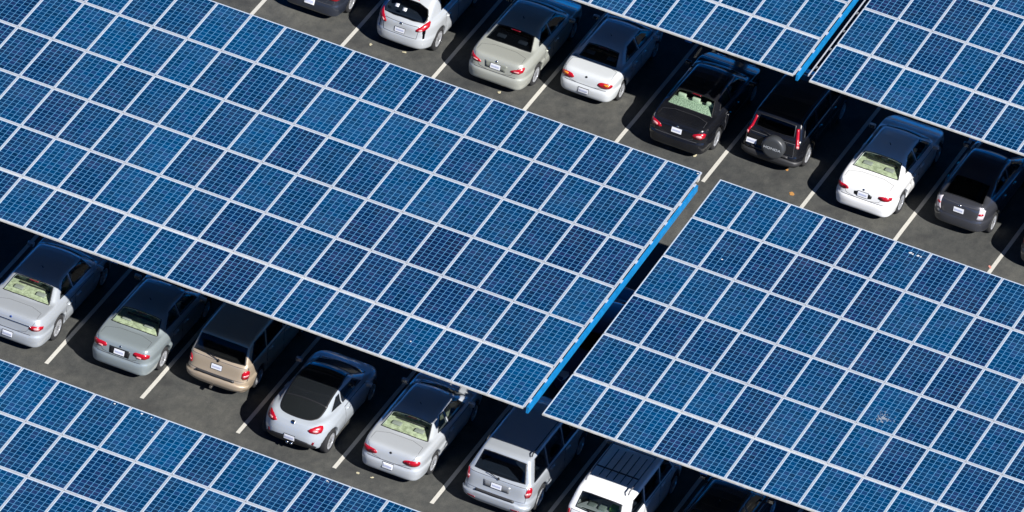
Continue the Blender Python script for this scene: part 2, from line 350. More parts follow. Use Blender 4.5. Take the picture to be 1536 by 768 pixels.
def canopy(xr, yf, slope, i0, i1, label, seed, anchor='r', dz=0, right_beam=True, left_rail=False, cols=(), dpx=0, yaw=0, xt=0):
    """i0..i1 are panel columns counted from x = xr; panel (i) spans xr+i*px .. xr+(i+1)*px"""
    px = PXX + dpx; cs, sn = math.cos(slope), math.sin(slope)
    xm = xr + (i0+i1)/2*px
    root = empty('solar_canopy', (xm, yf+6*cs, 0), label, 'solar carport', 'solar carports over the parking rows')
    ox, oy = root.location.x, root.location.y
    cy_, sy_ = math.cos(yaw), math.sin(yaw)
    def T(a, b, c):      # a = world x offset from xr along row, b along slope, c normal
        X = xr + a*cy_ - b*cs*sy_ ; Y = yf + a*sy_ + b*cs*cy_ - c*sn; Z = 4 + dz + b*sn + c*cs + a*xt
        return (X-ox, Y-oy, Z)
    rnd = random.Random(seed)
    seen, rest = [], []
    for i in range(i0, i1):
        for j in range(6):
            tl = (rnd.gauss(0,.0015), rnd.gauss(0,.001))
            it = (i+seed*31, j+seed*7, i*px + (px-PW)/2, j*PL_ + (0.0 if j == 0 else .024), tl)
            u, v = project((xr+(i+.5)*px, yf+(j+.5)*PL_*cs, 4+(j+.5)*PL_*sn))
            mg = 24
            inside = -mg < u < 1536+mg and -mg < v < 768+mg
            (seen if inside else rest).append((v, it))
    seen.sort(key=lambda t: -t[0])
    rest += seen[100:]; seen = seen[:100]
    for _, it in seen: build_panel('solar_panel', [it], T, root)
    if rest:
        o = build_panel('solar_panel', [it for _, it in rest], T, root); tag(o, kind='stuff')
    a0, a1 = i0*px, i1*px
    def bar(name, A0, A1, B0, B1, C0, C1, m, mi=None):
        V = [T(a, b, c) for a in (A0,A1) for b in (B0,B1) for c in (C0,C1)]
        F = [(0,1,3,2),(4,6,7,5),(0,4,5,1),(2,3,7,6),(0,2,6,4),(1,5,7,3)]
        return mesh_obj(name, V, [list(f) for f in F], m, root)
    # cream purlins under each row joint, and one under each outer edge
    for j in range(1, 6):
        bar('purlin', a0+.01, a1-.01, j*PL_-.09, j*PL_+.09+.03, -.20, -.047, CREAM)
    bar('purlin', a0+.01, a1-.01, .40, .54, -.18, -.047, CREAM)
    bar('edge_strip', a0, a1, -.022, -.004, -.052, -.008, CREAM)
    bar('purlin', a0+.01, a1-.01, 5*PL_+1.75, 5*PL_+1.89, -.20, -.047, CREAM)
    top = 6*PL_ - .04
    if right_beam:
        bar('edge_beam', a1+.055, a1+.125, .08, top-.55, -.22, -.03, BLUEST)
        bar('edge_rail', a1+.004, a1+.020, .05, top-.6, -.045, -.006, FRAME)
        k = .35
        while k < top-.4:
            bar('clip', a1+.021, a1+.07, k-.07, k+.07, -.028, -.010, FRAME); k += 1.0
    if left_rail:
        bar('edge_rail', a0-.14, a0-.12, .25, top, -.08, -.03, FRAME)
        for q in range(12): bar('clip', a0-.12, a0-.01, .75+q-.03, .75+q+.03, -.085, -.045, GREYST)
    # steel frames: column, tapered cross beam
    for x in cols:
        a = x - xr; zb = 4+dz+6*cs*0+6*sn
        mb = MB(); mb.box((x-ox, 0, (zb-.55)/2), (.32,.32,zb-.55)); mb.build('column', GREYST, root, bevel=.012)
        mb = MB(); mb.box((x-ox, 0, .2), (.75,.75,.4)); mb.build('footing', mat('concrete', (.3,.3,.28), .9), root, bevel=.02)
        V = []
        for b, d in ((.4,.22),(6,.5),(11.5,.22)):
            for aa in (a-.1, a+.1):
                V.append(T(aa, b, -.205)); V.append(T(aa, b, -.205-d))
        F = []
        for s in range(2):
            k = s*4; F += [[k,k+2,k+6,k+4],[k+1,k+5,k+7,k+3],[k,k+4,k+5,k+1],[k+2,k+3,k+7,k+6]]
        F += [[0,1,3,2],[8,10,11,9]]
        mesh_obj('cross_beam', V, F, BLUEST, root)
    return root, T

CAN = {}
# right edge x for C1/C3/C4 is 13.2; C2/C5 start at 13.71
CAN['c1'] = canopy(13.19, -.146, .0461, -24, 0, 'large blue solar canopy filling the middle, bright blue beam along its right edge', 1, cols=(-6.9, 1.4, 9.7), yaw=-.001)
CAN['c2'] = canopy(13.713, -.12, .0431, 0, 14, 'blue solar canopy at lower right with a grey splat of dirt on one panel', 2, right_beam=False, cols=(18.1, 26.4), dpx=-.0044*.5, xt=.001)
CAN['c3'] = canopy(13.19, -18.584, .048, -17, 0, 'blue solar canopy in the lower left corner, across from the tan minivan', 3, cols=(-2.8, 5.6), dpx=.0012)
CAN['c4'] = canopy(13.233, 18.5525, .0416, -13, 0, 'blue solar canopy at top middle, blue edge beam pointing at the black SUV', 4, cols=(1.7, 10.0), dpx=-.003)
CAN['c5'] = canopy(13.708, 18.544, .050, 0, 13, 'blue solar canopy in the upper right corner, over the bright white sports sedan', 5, right_beam=False, left_rail=True, cols=(18.4, 26.7), dpx=-.003, xt=.0015)

# ------------------------------------------------------------------ implicit car bodies
def chaikin(P, n=2, keep=()):
    P = [tuple(p) for p in P]
    for _ in range(n):
        Q = []
        for i in range(len(P)):
            a, b = P[i], P[(i+1) % len(P)]
            Q.append((a[0]*.75+b[0]*.25, a[1]*.75+b[1]*.25)); Q.append((a[0]*.25+b[0]*.75, a[1]*.25+b[1]*.75))
        P = Q
    return P
def sdpoly(P, X, Y):
    P = np.asarray(P, float); d = np.full(X.shape, 1e9); s = np.ones(X.shape); n = len(P)
    for i in range(n):
        a, b = P[i], P[i-1]; ex, ey = b-a; wx, wy = X-a[0], Y-a[1]
        L2 = ex*ex+ey*ey
        if L2 < 1e-12: continue
        t = np.clip((wx*ex+wy*ey)/L2, 0, 1)
        d = np.minimum(d, (wx-ex*t)**2+(wy-ey*t)**2)
        c1 = Y >= a[1]; c2 = Y < b[1]; c3 = ex*wy > ey*wx
        s = np.where((c1 & c2 & c3) | (~c1 & ~c2 & ~c3), -s, s)
    return s*np.sqrt(d)
def smax(a, b, k): h = np.clip(.5-.5*(b-a)/k, 0, 1); return b*(1-h)+a*h + k*h*(1-h)
def smin(a, b, k): return -smax(-a, -b, k)
def nets(F, x0, y0, z0, h):
    S = F < 0; nx, ny, nz = F.shape
    acc = np.zeros((nx-1, ny-1, nz-1, 3)); cnt = np.zeros((nx-1, ny-1, nz-1))
    g = lambda A, d: A[d[0]:nx-1+d[0], d[1]:ny-1+d[1], d[2]:nz-1+d[2]]
    cs = [(i,j,k) for i in (0,1) for j in (0,1) for k in (0,1)]
    for a in cs:
        for ax in range(3):
            if a[ax]: continue
            b = list(a); b[ax] = 1
            fa, fb = g(F, a), g(F, b); m = g(S, a) != g(S, b)
            t = np.where(m, fa/np.where(m, fa-fb, 1), 0)
            for c in range(3):
                acc[..., c] += np.where(m, a[c] + (t if c == ax else 0), 0)
            cnt += m
    act = cnt > 0; idx = np.full(act.shape, -1); idx[act] = np.arange(act.sum())
    I = np.argwhere(act); Vv = (I + acc[act]/cnt[act][:, None])*h + np.array([x0, y0, z0])
    Q = []
    for ax in range(3):
        sl0 = [slice(None)]*3; sl1 = [slice(None)]*3; sl0[ax] = slice(0, -1); sl1[ax] = slice(1, None)
        ch = S[tuple(sl0)] != S[tuple(sl1)]
        b, c = [q for q in range(3) if q != ax]
        E_ = np.argwhere(ch); E_ = E_[(E_[:, b] > 0) & (E_[:, c] > 0) & (E_[:, b] < F.shape[b]-1) & (E_[:, c] < F.shape[c]-1)]
        def gi(db, dc):
            e = E_.copy(); e[:, b] += db; e[:, c] += dc; return idx[e[:,0], e[:,1], e[:,2]]
        q = np.stack([gi(-1,-1), gi(0,-1), gi(0,0), gi(-1,0)], 1)
        flip = S[E_[:,0], E_[:,1], E_[:,2]]
        if ax == 1: flip = ~flip
        q = np.where(flip[:, None], q, q[:, ::-1]); Q.append(q)
    Q = np.concatenate(Q)
    for _ in range(2):
        A = np.zeros_like(Vv); n = np.zeros(len(Vv))
        for k in range(4):
            np.add.at(A, Q[:, k], Vv[Q[:, (k+1) % 4]]); np.add.at(n, Q[:, k], 1)
            np.add.at(A, Q[:, k], Vv[Q[:, (k-1) % 4]]); np.add.at(n, Q[:, k], 1)
        Vv = Vv*.5 + .5*A/n[:, None]
    return Vv, Q

REAR = (Vector((0,0,0)), Vector((1,0,0)), Vector((0,0,1)), Vector((0,-1,0)))
TOP = (Vector((0,0,0)), Vector((1,0,0)), Vector((0,1,0)), Vector((0,0,1)))
SIDR = (Vector((0,0,0)), Vector((0,1,0)), Vector((0,0,1)), Vector((1,0,0)))
SIDL = (Vector((0,0,0)), Vector((0,1,0)), Vector((0,0,1)), Vector((-1,0,0)))
def slant(a, b):    # frame on the slanted plane through side-profile points a (lower) and b (upper)
    d = Vector((0, b[0]-a[0], b[1]-a[1])); L = d.length; d.normalize()
    n = Vector((1,0,0)).cross(d); 
    return (Vector((0,a[0],a[1])), Vector((1,0,0)), d, n if (n.z > 0) else -n), L

def inpoly(P, x, y):
    c = False; n = len(P)
    for i in range(n):
        a, b = P[i], P[i-1]
        if (a[1] > y) != (b[1] > y) and x < (b[0]-a[0])*(y-a[1])/(b[1]-a[1]) + a[0]: c = not c
    return c
def resample(P, step):
    out = []
    for i in range(len(P)):
        a, b = Vector(P[i]), Vector(P[(i+1) % len(P)]); n = max(1, int((b-a).length/step))
        for k in range(n): out.append(tuple(a.lerp(b, k/n)))
    return out
def inset(P, d):
    n = len(P); A = sum(P[i-1][0]*P[i][1]-P[i][0]*P[i-1][1] for i in range(n)); s = 1 if A > 0 else -1
    out = []
    for i in range(n):
        a, b, c = Vector(P[i-1]), Vector(P[i]), Vector(P[(i+1) % n])
        t1 = (b-a).normalized(); t2 = (c-b).normalized(); nn = Vector((-t1.y-t2.y, t1.x+t2.x))
        if nn.length < 1e-6: nn = Vector((-t1.y, t1.x))
        nn.normalize(); k = max(.4, nn.dot(Vector((-t1.y, t1.x)))); out.append(tuple(b + nn*d*s/k))
    return out

class Car:
    def __init__(s, name, label, x, yr, L, W, low, cab, paintm, yaw=0, cat='car', h=.025, plan=None, ins=None, gh=(.13,.33), curve=.10,
                 ax=(1.08,3.83), wr=.33, k_edge=.07, k_cab=.05, windows=True, gr=G_CLEAR, gs=G_MID, rear_w=None, side_w=(), front_w=None, ghy=None, extra=None, tw=.21, group='cars parked under the solar canopies'):
        s.L, s.W, s.off = L, W, (0, -L/2, 0)
        s.low, s.cab, s.paint, s.ax, s.wr, s.tw = low, cab, paintm, ax, wr, tw
        s.root = empty(name, (x, yr + L/2, 0), label, cat, group, yaw)
        hw = W/2
        H = max(p[1] for p in cab)
        nx = int(math.ceil((hw+.10)/h)); X1 = h/2 + h*np.arange(nx)
        ny = int(math.ceil((L+.24)/h)); Y1 = -.12 + h*np.arange(ny)
        nz = int(math.ceil((H+.1)/h)); Z1 = .08 + h*np.arange(nz)
        if plan is None: plan = ((0,0),(.5,.012),(.80,.075),(.95,.25),(1,.75),(1,2.2),(1,L-1.1),(.95,L-.5),(.76,L-.16),(.45,L-.03),(0,L))
        PP = [(a*hw, b) for a, b in plan]
        half = PP[1:-1]; poly = [(0, PP[0][1])] + half + [(0, PP[-1][1])] + [(-a, b) for a, b in half[::-1]]
        poly = chaikin(poly, 2)
        XY = np.meshgrid(X1, Y1, indexing='ij'); YZ = np.meshgrid(Y1, Z1, indexing='ij')
        pl = sdpoly(poly, *XY)                      # x,y
        sl_ = sdpoly(chaikin(low, 1), *YZ)           # y,z
        cb = sdpoly(chaikin(cab, 1), *YZ)
        if ins is None: ins = ((.1,.12),(.3,.035),(.5,.0),(.61,.0),(.66,.03),(.85,.025),(.97,.06),(1.1,.13))
        iz = np.interp(Z1, [a for a, b in ins], [b for a, b in ins])
        B = pl[:, :, None] + iz[None, None, :]
        F = smax(B, sl_[None], k_edge)
        # greenhouse
        zb = cab[0][1]; gz = np.interp(Z1, (zb, H), (hw-gh[0], hw-gh[1]))
        X3 = X1[:, None, None]; Y3 = Y1[None, :, None]
        if ghy is not None:
            gy = np.interp(Y1, [a for a, b in ghy], [b for a, b in ghy])
        else: gy = np.zeros(len(Y1))
        D = (X3 - gz[None, None, :] + gy[None, :, None])*.95
        ymid = (cab[0][0]+cab[-1][0])/2
        sh = curve*(X3**2)*np.clip((ymid - Y3)/.8, -1, 1)*2
        yy = np.clip((Y3 - sh - Y1[0])/h, 0, ny-1.001); y0 = yy.astype(int); fr = yy - y0
        Zi = np.arange(nz)[None, None, :]
        y0b = np.broadcast_to(y0, (nx, ny, 1)); Cc = cb[y0b, Zi]*(1-fr) + cb[y0b+1, Zi]*fr
        crown = (X3/hw)**2*.045
        zi = np.clip((np.arange(nz)[None, None, :] + crown/h), 0, nz-1.001); z0i = zi.astype(int); fz = zi - z0i
        z0b = np.broadcast_to(z0i, (nx, ny, nz)); yb = np.broadcast_to(y0, (nx, ny, nz))
        frb = np.broadcast_to(fr, (nx, ny, nz))
        c00 = cb[yb, z0b]; c10 = cb[yb+1, z0b]; c01 = cb[yb, z0b+1]; c11 = cb[yb+1, z0b+1]
        Cc = (c00*(1-frb)+c10*frb)*(1-fz) + (c01*(1-frb)+c11*frb)*fz
        G = smax(Cc, np.broadcast_to(D, Cc.shape), .09)
        F = smin(F, G, k_cab)
        for ya in ax:
            R = wr + .045
            cyl = np.sqrt((Y1[:, None]-ya)**2 + (Z1[None, :]-wr)**2) - R
            cut = np.maximum(cyl[None], (hw-.26) - X3)
            F = smax(F, -cut, .025)
        def mk(Fh):
            Ff = np.concatenate([Fh[::-1], Fh], 0)
            return nets(Ff, -X1[-1], Y1[0], Z1[0], h)
        Vs, Qs = mk(F)
        s.bvh = BVHTree.FromPolygons(Vs.tolist(), Qs.tolist())
        s.panes = []
        if windows:
            cav = np.maximum(G + .05, (zb-.10) - Z1[None, None, :])
            ys0, ys1 = cab[0][0]+.10, cab[-1][0]-.15
            bx = np.maximum(np.maximum(X3-(hw-.24), np.maximum(ys0-Y3, Y3-ys1)), np.maximum(.5-Z1, Z1-(zb+.02))[None, None, :])
            F2 = np.maximum(F, -np.minimum(cav, bx))
            X3f = np.broadcast_to(X3, F.shape); Y3f = np.broadcast_to(Y3, F.shape); Z3f = np.broadcast_to(Z1[None,None,:], F.shape)
            near = np.abs(F) < .2
            def cutwin(fr_, P, side=False):
                nonlocal F2
                o_, a_, b_, n_ = fr_
                P = inset(P, .022)
                px_ = X3f[near]-o_.x; py_ = Y3f[near]-o_.y; pz_ = Z3f[near]-o_.z
                A_ = px_*a_.x+py_*a_.y+pz_*a_.z; B_ = px_*b_.x+py_*b_.y+pz_*b_.z; C_ = px_*n_.x+py_*n_.y+pz_*n_.z
                d = sdpoly(P, A_, B_)
                d = np.maximum(d, (.25-px_) if side else (np.abs(C_)-.22))
                t = F2[near]; t = np.maximum(t, -d); F2[near] = t
            if rear_w: cutwin(*rear_w)
            if front_w: cutwin(*front_w)
            for P in side_w: cutwin(SIDR, P, True)
            Vb, Qb = mk(F2)
        else: Vb, Qb = Vs, Qs
        bmn = 'body'
        s.body = mesh_obj(bmn, Vb, Qb, [paintm, BLACK], s.root, True, off=s.off)
        # underside / lowest band black
        me = s.body.data; cz = np.zeros(len(me.polygons)*3); me.polygons.foreach_get('center', cz); cz = cz.reshape(-1,3)
        nrm = np.zeros(len(me.polygons)*3); me.polygons.foreach_get('normal', nrm); nrm = nrm.reshape(-1,3)
        me.polygons.foreach_set('material_index', ((nrm[:,2] < -.75) & (cz[:,2] < .5)).astype(np.int32)); me.update()
        if rear_w: s.patch('rear_window', rear_w[0], rear_w[1], gr, border=BLACK, bw=.022)
        if front_w: s.patch('windshield', front_w[0], front_w[1], G_MID, border=BLACK, bw=.03)
        for P in side_w:
            s.patch('side_window', SIDR, P, gs, border=BLACK, bw=.016); s.patch('side_window', SIDL, P, gs, border=BLACK, bw=.016)
        s.wheels()
    def hit(s, fr, a, b, deep=1.4):
        o_, ax_, ay_, n_ = fr; p = o_ + ax_*a + ay_*b + n_*deep
        h = s.bvh.ray_cast(p, -n_)
        if h[0] is None:
            q = s.bvh.find_nearest(o_ + ax_*a + ay_*b); return q[0], n_
        nn = h[1] if h[1].dot(n_) > 0 else -h[1]
        return h[0], nn
    def patch(s, name, fr, P, m, border=None, bw=.02, off=.006, parent=None, skirt=.02, step=.06, rnd=0, deep=1.4, flat=False):
        if rnd: P = chaikin(P, rnd)
        P = resample(P, step); nB = len(P)
        V2 = [Vector(p) for p in P]; E_ = [(i, (i+1) % nB) for i in range(nB)]
        if border:
            I_ = inset(P, bw); V2 += [Vector(p) for p in I_]; E_ += [(nB+i, nB+(i+1) % nB) for i in range(nB)]
        xs = [p[0] for p in P]; ys = [p[1] for p in P]
        PI_ = inset(P, max(bw if border else 0, .015)+.02); x = min(xs)+step/2
        while x < max(xs):
            y = min(ys)+step/2
            while y < max(ys):
                if inpoly(PI_, x, y): V2.append(Vector((x, y)))
                y += step
            x += step
        r = delaunay_2d_cdt(V2, E_, [], 1, 1e-5)
        vo, fo = r[0], r[2]
        V = []; 
        for v in vo:
            p, nn = s.hit(fr, v.x, v.y, deep); V.append(p + nn*off)
        F = []; fm = []
        for f in fo:
            c = sum((vo[i] for i in f), Vector((0,0)))/len(f)
            if not inpoly(P, c.x, c.y): continue
            F.append(list(f)); fm.append(0 if (not border or inpoly(I_, c.x, c.y)) else 1)
        # skirt
        cnt = {}
        for f in F:
            for i in range(len(f)):
                e = (f[i], f[(i+1) % len(f)]); k = tuple(sorted(e)); cnt.setdefault(k, []).append(e)
        mp = {}
        for k, es in list(cnt.items()):
            if len(es) == 1:
                a, b = es[0]
                for q in (a, b):
                    if q not in mp: mp[q] = len(V); V.append(V[q] - fr[3]*skirt)
                F.append([b, a, mp[a], mp[b]]); fm.append(1 if border else 0)
        o = mesh_obj(name, V, F, [m, border] if border else [m], parent or s.root, False, fm, s.off)
        # face outward
        bm = bmesh.new(); bm.from_mesh(o.data)
        up = sum((f.normal*f.calc_area() for f in bm.faces), Vector())
        if up.dot(fr[3]) < 0: bmesh.ops.reverse_faces(bm, faces=bm.faces)
        bad = [f for f in bm.faces if len(f.verts) == 3 and f.normal.dot(fr[3]) < -.1]
        if bad: bmesh.ops.reverse_faces(bm, faces=bad)
        for f in bm.faces: f.smooth = not flat
        bm.to_mesh(o.data); bm.free()
        return o
    def both(s, name, fr, P, m, **k):
        """mirrored pair in a frame whose first axis is x"""
        subs = k.pop('sub', None); out = []
        for sg in (1, -1):
            o_, a_, b_, n_ = fr; n2 = Vector((n_.x*sg, n_.y, n_.z)); a2 = Vector((a_.x*sg, a_.y, a_.z)); o2 = Vector((o_.x*sg, o_.y, o_.z))
            f2 = (o2, a2, b_, n2)
            o = s.patch(name, f2, P, m, **k); out.append(o)
            if subs:
                for sn, SP, sm in subs: s.patch(sn, f2, SP, sm, off=k.get('off', .006)+.006, parent=o, rnd=1)
        return out
    def box(s, name, c, d, m, bevel=.01, parent=None, rx=0, ry=0):
        mb = MB(); mb.box(c, d, 0, rx, ry); return mb.build(name, m, parent or s.root, bevel=bevel, off=s.off)
    def wheels(s):
        hw = s.W/2
        for ya in s.ax:
            for sg in (1, -1):
                r, w_ = s.wr, s.tw; xo = sg*(hw-.035)
                P = [(-sg*a, b) for a, b in ((w_*.5, .10),(w_*.5, r*.6),(w_*.28, r*.62),(w_*.25, .10))]
                mb = MB(); mb.lathe((xo, ya, r), 'x', P, 20); hub = mb.build('wheel', DISC, s.root, smooth=True, off=s.off)
                mb = MB(); pr = [(-sg*a, b) for a, b in ((.012, r*.66),(.0, r*.72),(.0, r*.9),(.025, r*.985),(.06, r),(w_-.06, r),(w_-.025, r*.985),(w_, r*.9),(w_, r*.68),(w_*.5, r*.62))]
                mb.lathe((xo, ya, r), 'x', pr, 30); mb.build('tyre', RUB, hub, smooth=True, off=s.off)
                mb = MB(); mb.lathe((xo, ya, r), 'x', [(-sg*a, b) for a, b in ((.05, r*.60),(.012, r*.62),(.008, r*.665),(.02, r*.67))], 28)
                mb.lathe((xo, ya, r), 'x', [(-sg*a, b) for a, b in ((.03, .001),(.028, .05),(.05, .06))], 14)
                ns = s.spokes if hasattr(s, 'spokes') else 7
                for q in range(ns):
                    t = 2*math.pi*q/ns + .2; c, sn = math.cos(t), math.sin(t); b0 = len(mb.v)
                    for rr, hwid in ((.035, .03),(r*.63, .022)):
                        for e in (-1, 1):
                            for dx in (.018, .05):
                                mb.v.append((xo-sg*dx, ya + c*rr - sn*hwid*e, r + sn*rr + c*hwid*e))
                    for qd in ((0,2,6,4),(1,5,7,3),(0,4,5,1),(2,3,7,6),(4,6,7,5)): mb.f.append([b0+i for i in qd]); mb.m.append(0)
                mb.build('rim', ALLOY, hub, smooth=False, off=s.off)
    def mirrors(s, y, z, m=None):
        hw = s.W/2
        for sg in (1, -1):
            o = s.box('side_mirror', (sg*(hw+.055), y, z), (.19,.10,.13), m or s.paint, .035)
            mb = MB(); mb.box((sg*(hw+.055), y-.052, z), (.15,.006,.09)); mb.build('mirror_glass', CHROME, o, off=s.off)
    def interior(s, seat, shelf, shelf_y=None, shelf_z=None, rear_seat_y=1.45, front_seat_y=2.35, dash_y=3.05, floor=.52, stuff=()):
        hw = s.W/2-.27
        if shelf_y: s.box('parcel_shelf', (0, (shelf_y[0]+shelf_y[1])/2, shelf_z), (hw*2+.02, shelf_y[1]-shelf_y[0], .03), shelf, .01)
        zb = s.cab[0][1]
        o = s.box('rear_seat', (0, rear_seat_y, (floor+zb+.02)/2), (hw*2, .16, zb+.02-floor), seat, .05, rx=.2*-1)
        for x in (-.42, 0, .42): s.box('headrest', (x, rear_seat_y-.05, zb+.10), (.24,.10,.14), seat, .035, parent=o)
        s.box('floor_tub', (0, (rear_seat_y+dash_y)/2, floor), (hw*2, dash_y-rear_seat_y+.4, .03), DKIN, .0)
        for x in (-.38, .38):
            o = s.box('front_seat', (x, front_seat_y, .88), (.46,.14,.62), seat, .05, rx=-.25)
            s.box('headrest', (x, front_seat_y-.12, 1.23 if zb < 1.1 else 1.33), (.25,.09,.17), seat, .035, parent=o)
            s.box('seat_cushion', (x, front_seat_y+.28, .64), (.46,.46,.14), seat, .04, parent=o)
        s.box('dashboard', (0, dash_y, zb-.1), (hw*2, .35, .16), DKIN, .05)
    def plate(s, z, y=None, x=0, w_=.31, h_=.155, m=PLATE):
        o = s.patch('license_plate', REAR, [(x-w_/2,z-h_/2),(x+w_/2,z-h_/2),(x+w_/2,z+h_/2),(x-w_/2,z+h_/2)], m, off=.022, border=BLACK, bw=.006, step=.08, flat=True)
        s.patch('plate_lettering', REAR, [(x-w_/2+.04,z-.028),(x+w_/2-.04,z-.028),(x+w_/2-.04,z+.02),(x-w_/2+.04,z+.02)], mat('plate_print', (.42,.45,.58), .5), off=.026, parent=o, step=.08, flat=True, skirt=.004)
        return o
    def emblem(s, fr, x, y, r, m=CHROME, asp=1.5):
        P = [(x+r*asp*math.cos(t*math.pi/8), y+r*math.sin(t*math.pi/8)) for t in range(16)]
        return s.patch('emblem', fr, P, m, off=.014)
    def doors(s, ys, z0=.32, z1=.92):
        for a, b in zip(ys[:-1], ys[1:]):
            P = [(a,z0+.08),(a+.05,z0),(b-.03,z0),(b,z0+.05),(b,z1),(a,z1)]
            for fr in (SIDR, SIDL):
                o = s.patch('door', fr, P, s.paint, border=SEAM, bw=.011, off=.004, skirt=.012, step=.09)
                s.patch('door_handle', fr, [(a+.1,z1-.12),(a+.3,z1-.12),(a+.3,z1-.085),(a+.1,z1-.085)], s.paint if s.hcol is None else s.hcol, off=.03, parent=o, skirt=.03)
    hcol = None
    def headlights(s, P):
        fr = (Vector((.3, s.L-.3, .5)), Vector((.5,-.866,0)), Vector((0,0,1)), Vector((.5,.866,.0)))
        s.both('headlight', fr, P, HEADL, rnd=1)
def diag(x0, ang=40):     # corner frame for tail lamps: first axis runs outward/forward round the rear right corner
    a = R_(ang); return (Vector((x0, 0, 0)), Vector((math.cos(a), math.sin(a), 0)), Vector((0,0,1)), Vector((math.sin(a), -math.cos(a), 0)))

SILVER = paint('silver_paint', (.46,.49,.52), .35, .36)
SILVER2 = paint('bright_silver_paint', (.54,.565,.585), .3, .36)
SAGE = paint('grey_green_silver_paint', (.29,.335,.345), .35, .36)
CHAMP = paint('champagne_paint', (.42,.43,.38), .3, .38)
TANP = paint('gold_tan_paint', (.45,.36,.26), .35, .42, dust=.4)
WHITE = paint('white_paint', (.78,.78,.77), 0, .35)
BLACKP = paint('black_paint', (.006,.0065,.009), 0, .22, .5)
NAVY = paint('dark_blue_grey_paint', (.028,.034,.05), .3, .3, 1)
CHARC = paint('charcoal_paint', (.05,.052,.062), .35, .32, 1)

# side profile helpers -------------------------------------------------
def sedan_profile(L, H, deck=1.03, wb=None, rb=.80, rt=1.55, ft=2.75, fb=3.62, bump=.02, cowl=.98, low=.24):
    lowp = [(.14,low),(.03,low+.10),(.0,.42),(.0,.60),(.06,.635),(.075,.80),(.11,deck-.08),(.16,deck-.01),(.28,deck+.005),(rb,deck+.015),(rb+.8,deck-.02),(fb-.2,cowl),(fb+.2,cowl-.01),
            (L-.75,cowl-.10),(L-.32,cowl-.22),(L-.08,cowl-.36),(L,.5),(L,.36),(L-.12,low),(L-1.5,low-.02),(1.5,low-.02)]
    cab = [(rb,deck-.04),(rb+.08,deck+.04),(rt-.16,H-.10),(rt+.1,H-.035),((rt+ft)/2,H),(ft,H-.035),(ft+.25,H-.12),(fb,cowl+.02),(fb+.02,cowl-.06)]
    return lowp, cab
def backlight(cab, H, wb, wt, d0=.02, d1=.03):
    a, b = cab[1], cab[2]; fr, L = slant(a, b); tot = L
    return fr, [(-wb,d0),(-wb*.5,d0-.02),(wb*.5,d0-.02),(wb,d0),(wt,tot-d1),(wt*.5,tot-d1+.015),(-wt*.5,tot-d1+.015),(-wt,tot-d1)]
def screen(cab, wb, wt, d0=.08, d1=.02):
    b, a = cab[-3], cab[-2]; fr, L = slant(a, b)
    return fr, [(-wb,d0),(wb,d0),(wt,L-d1),(-wt,L-d1)]

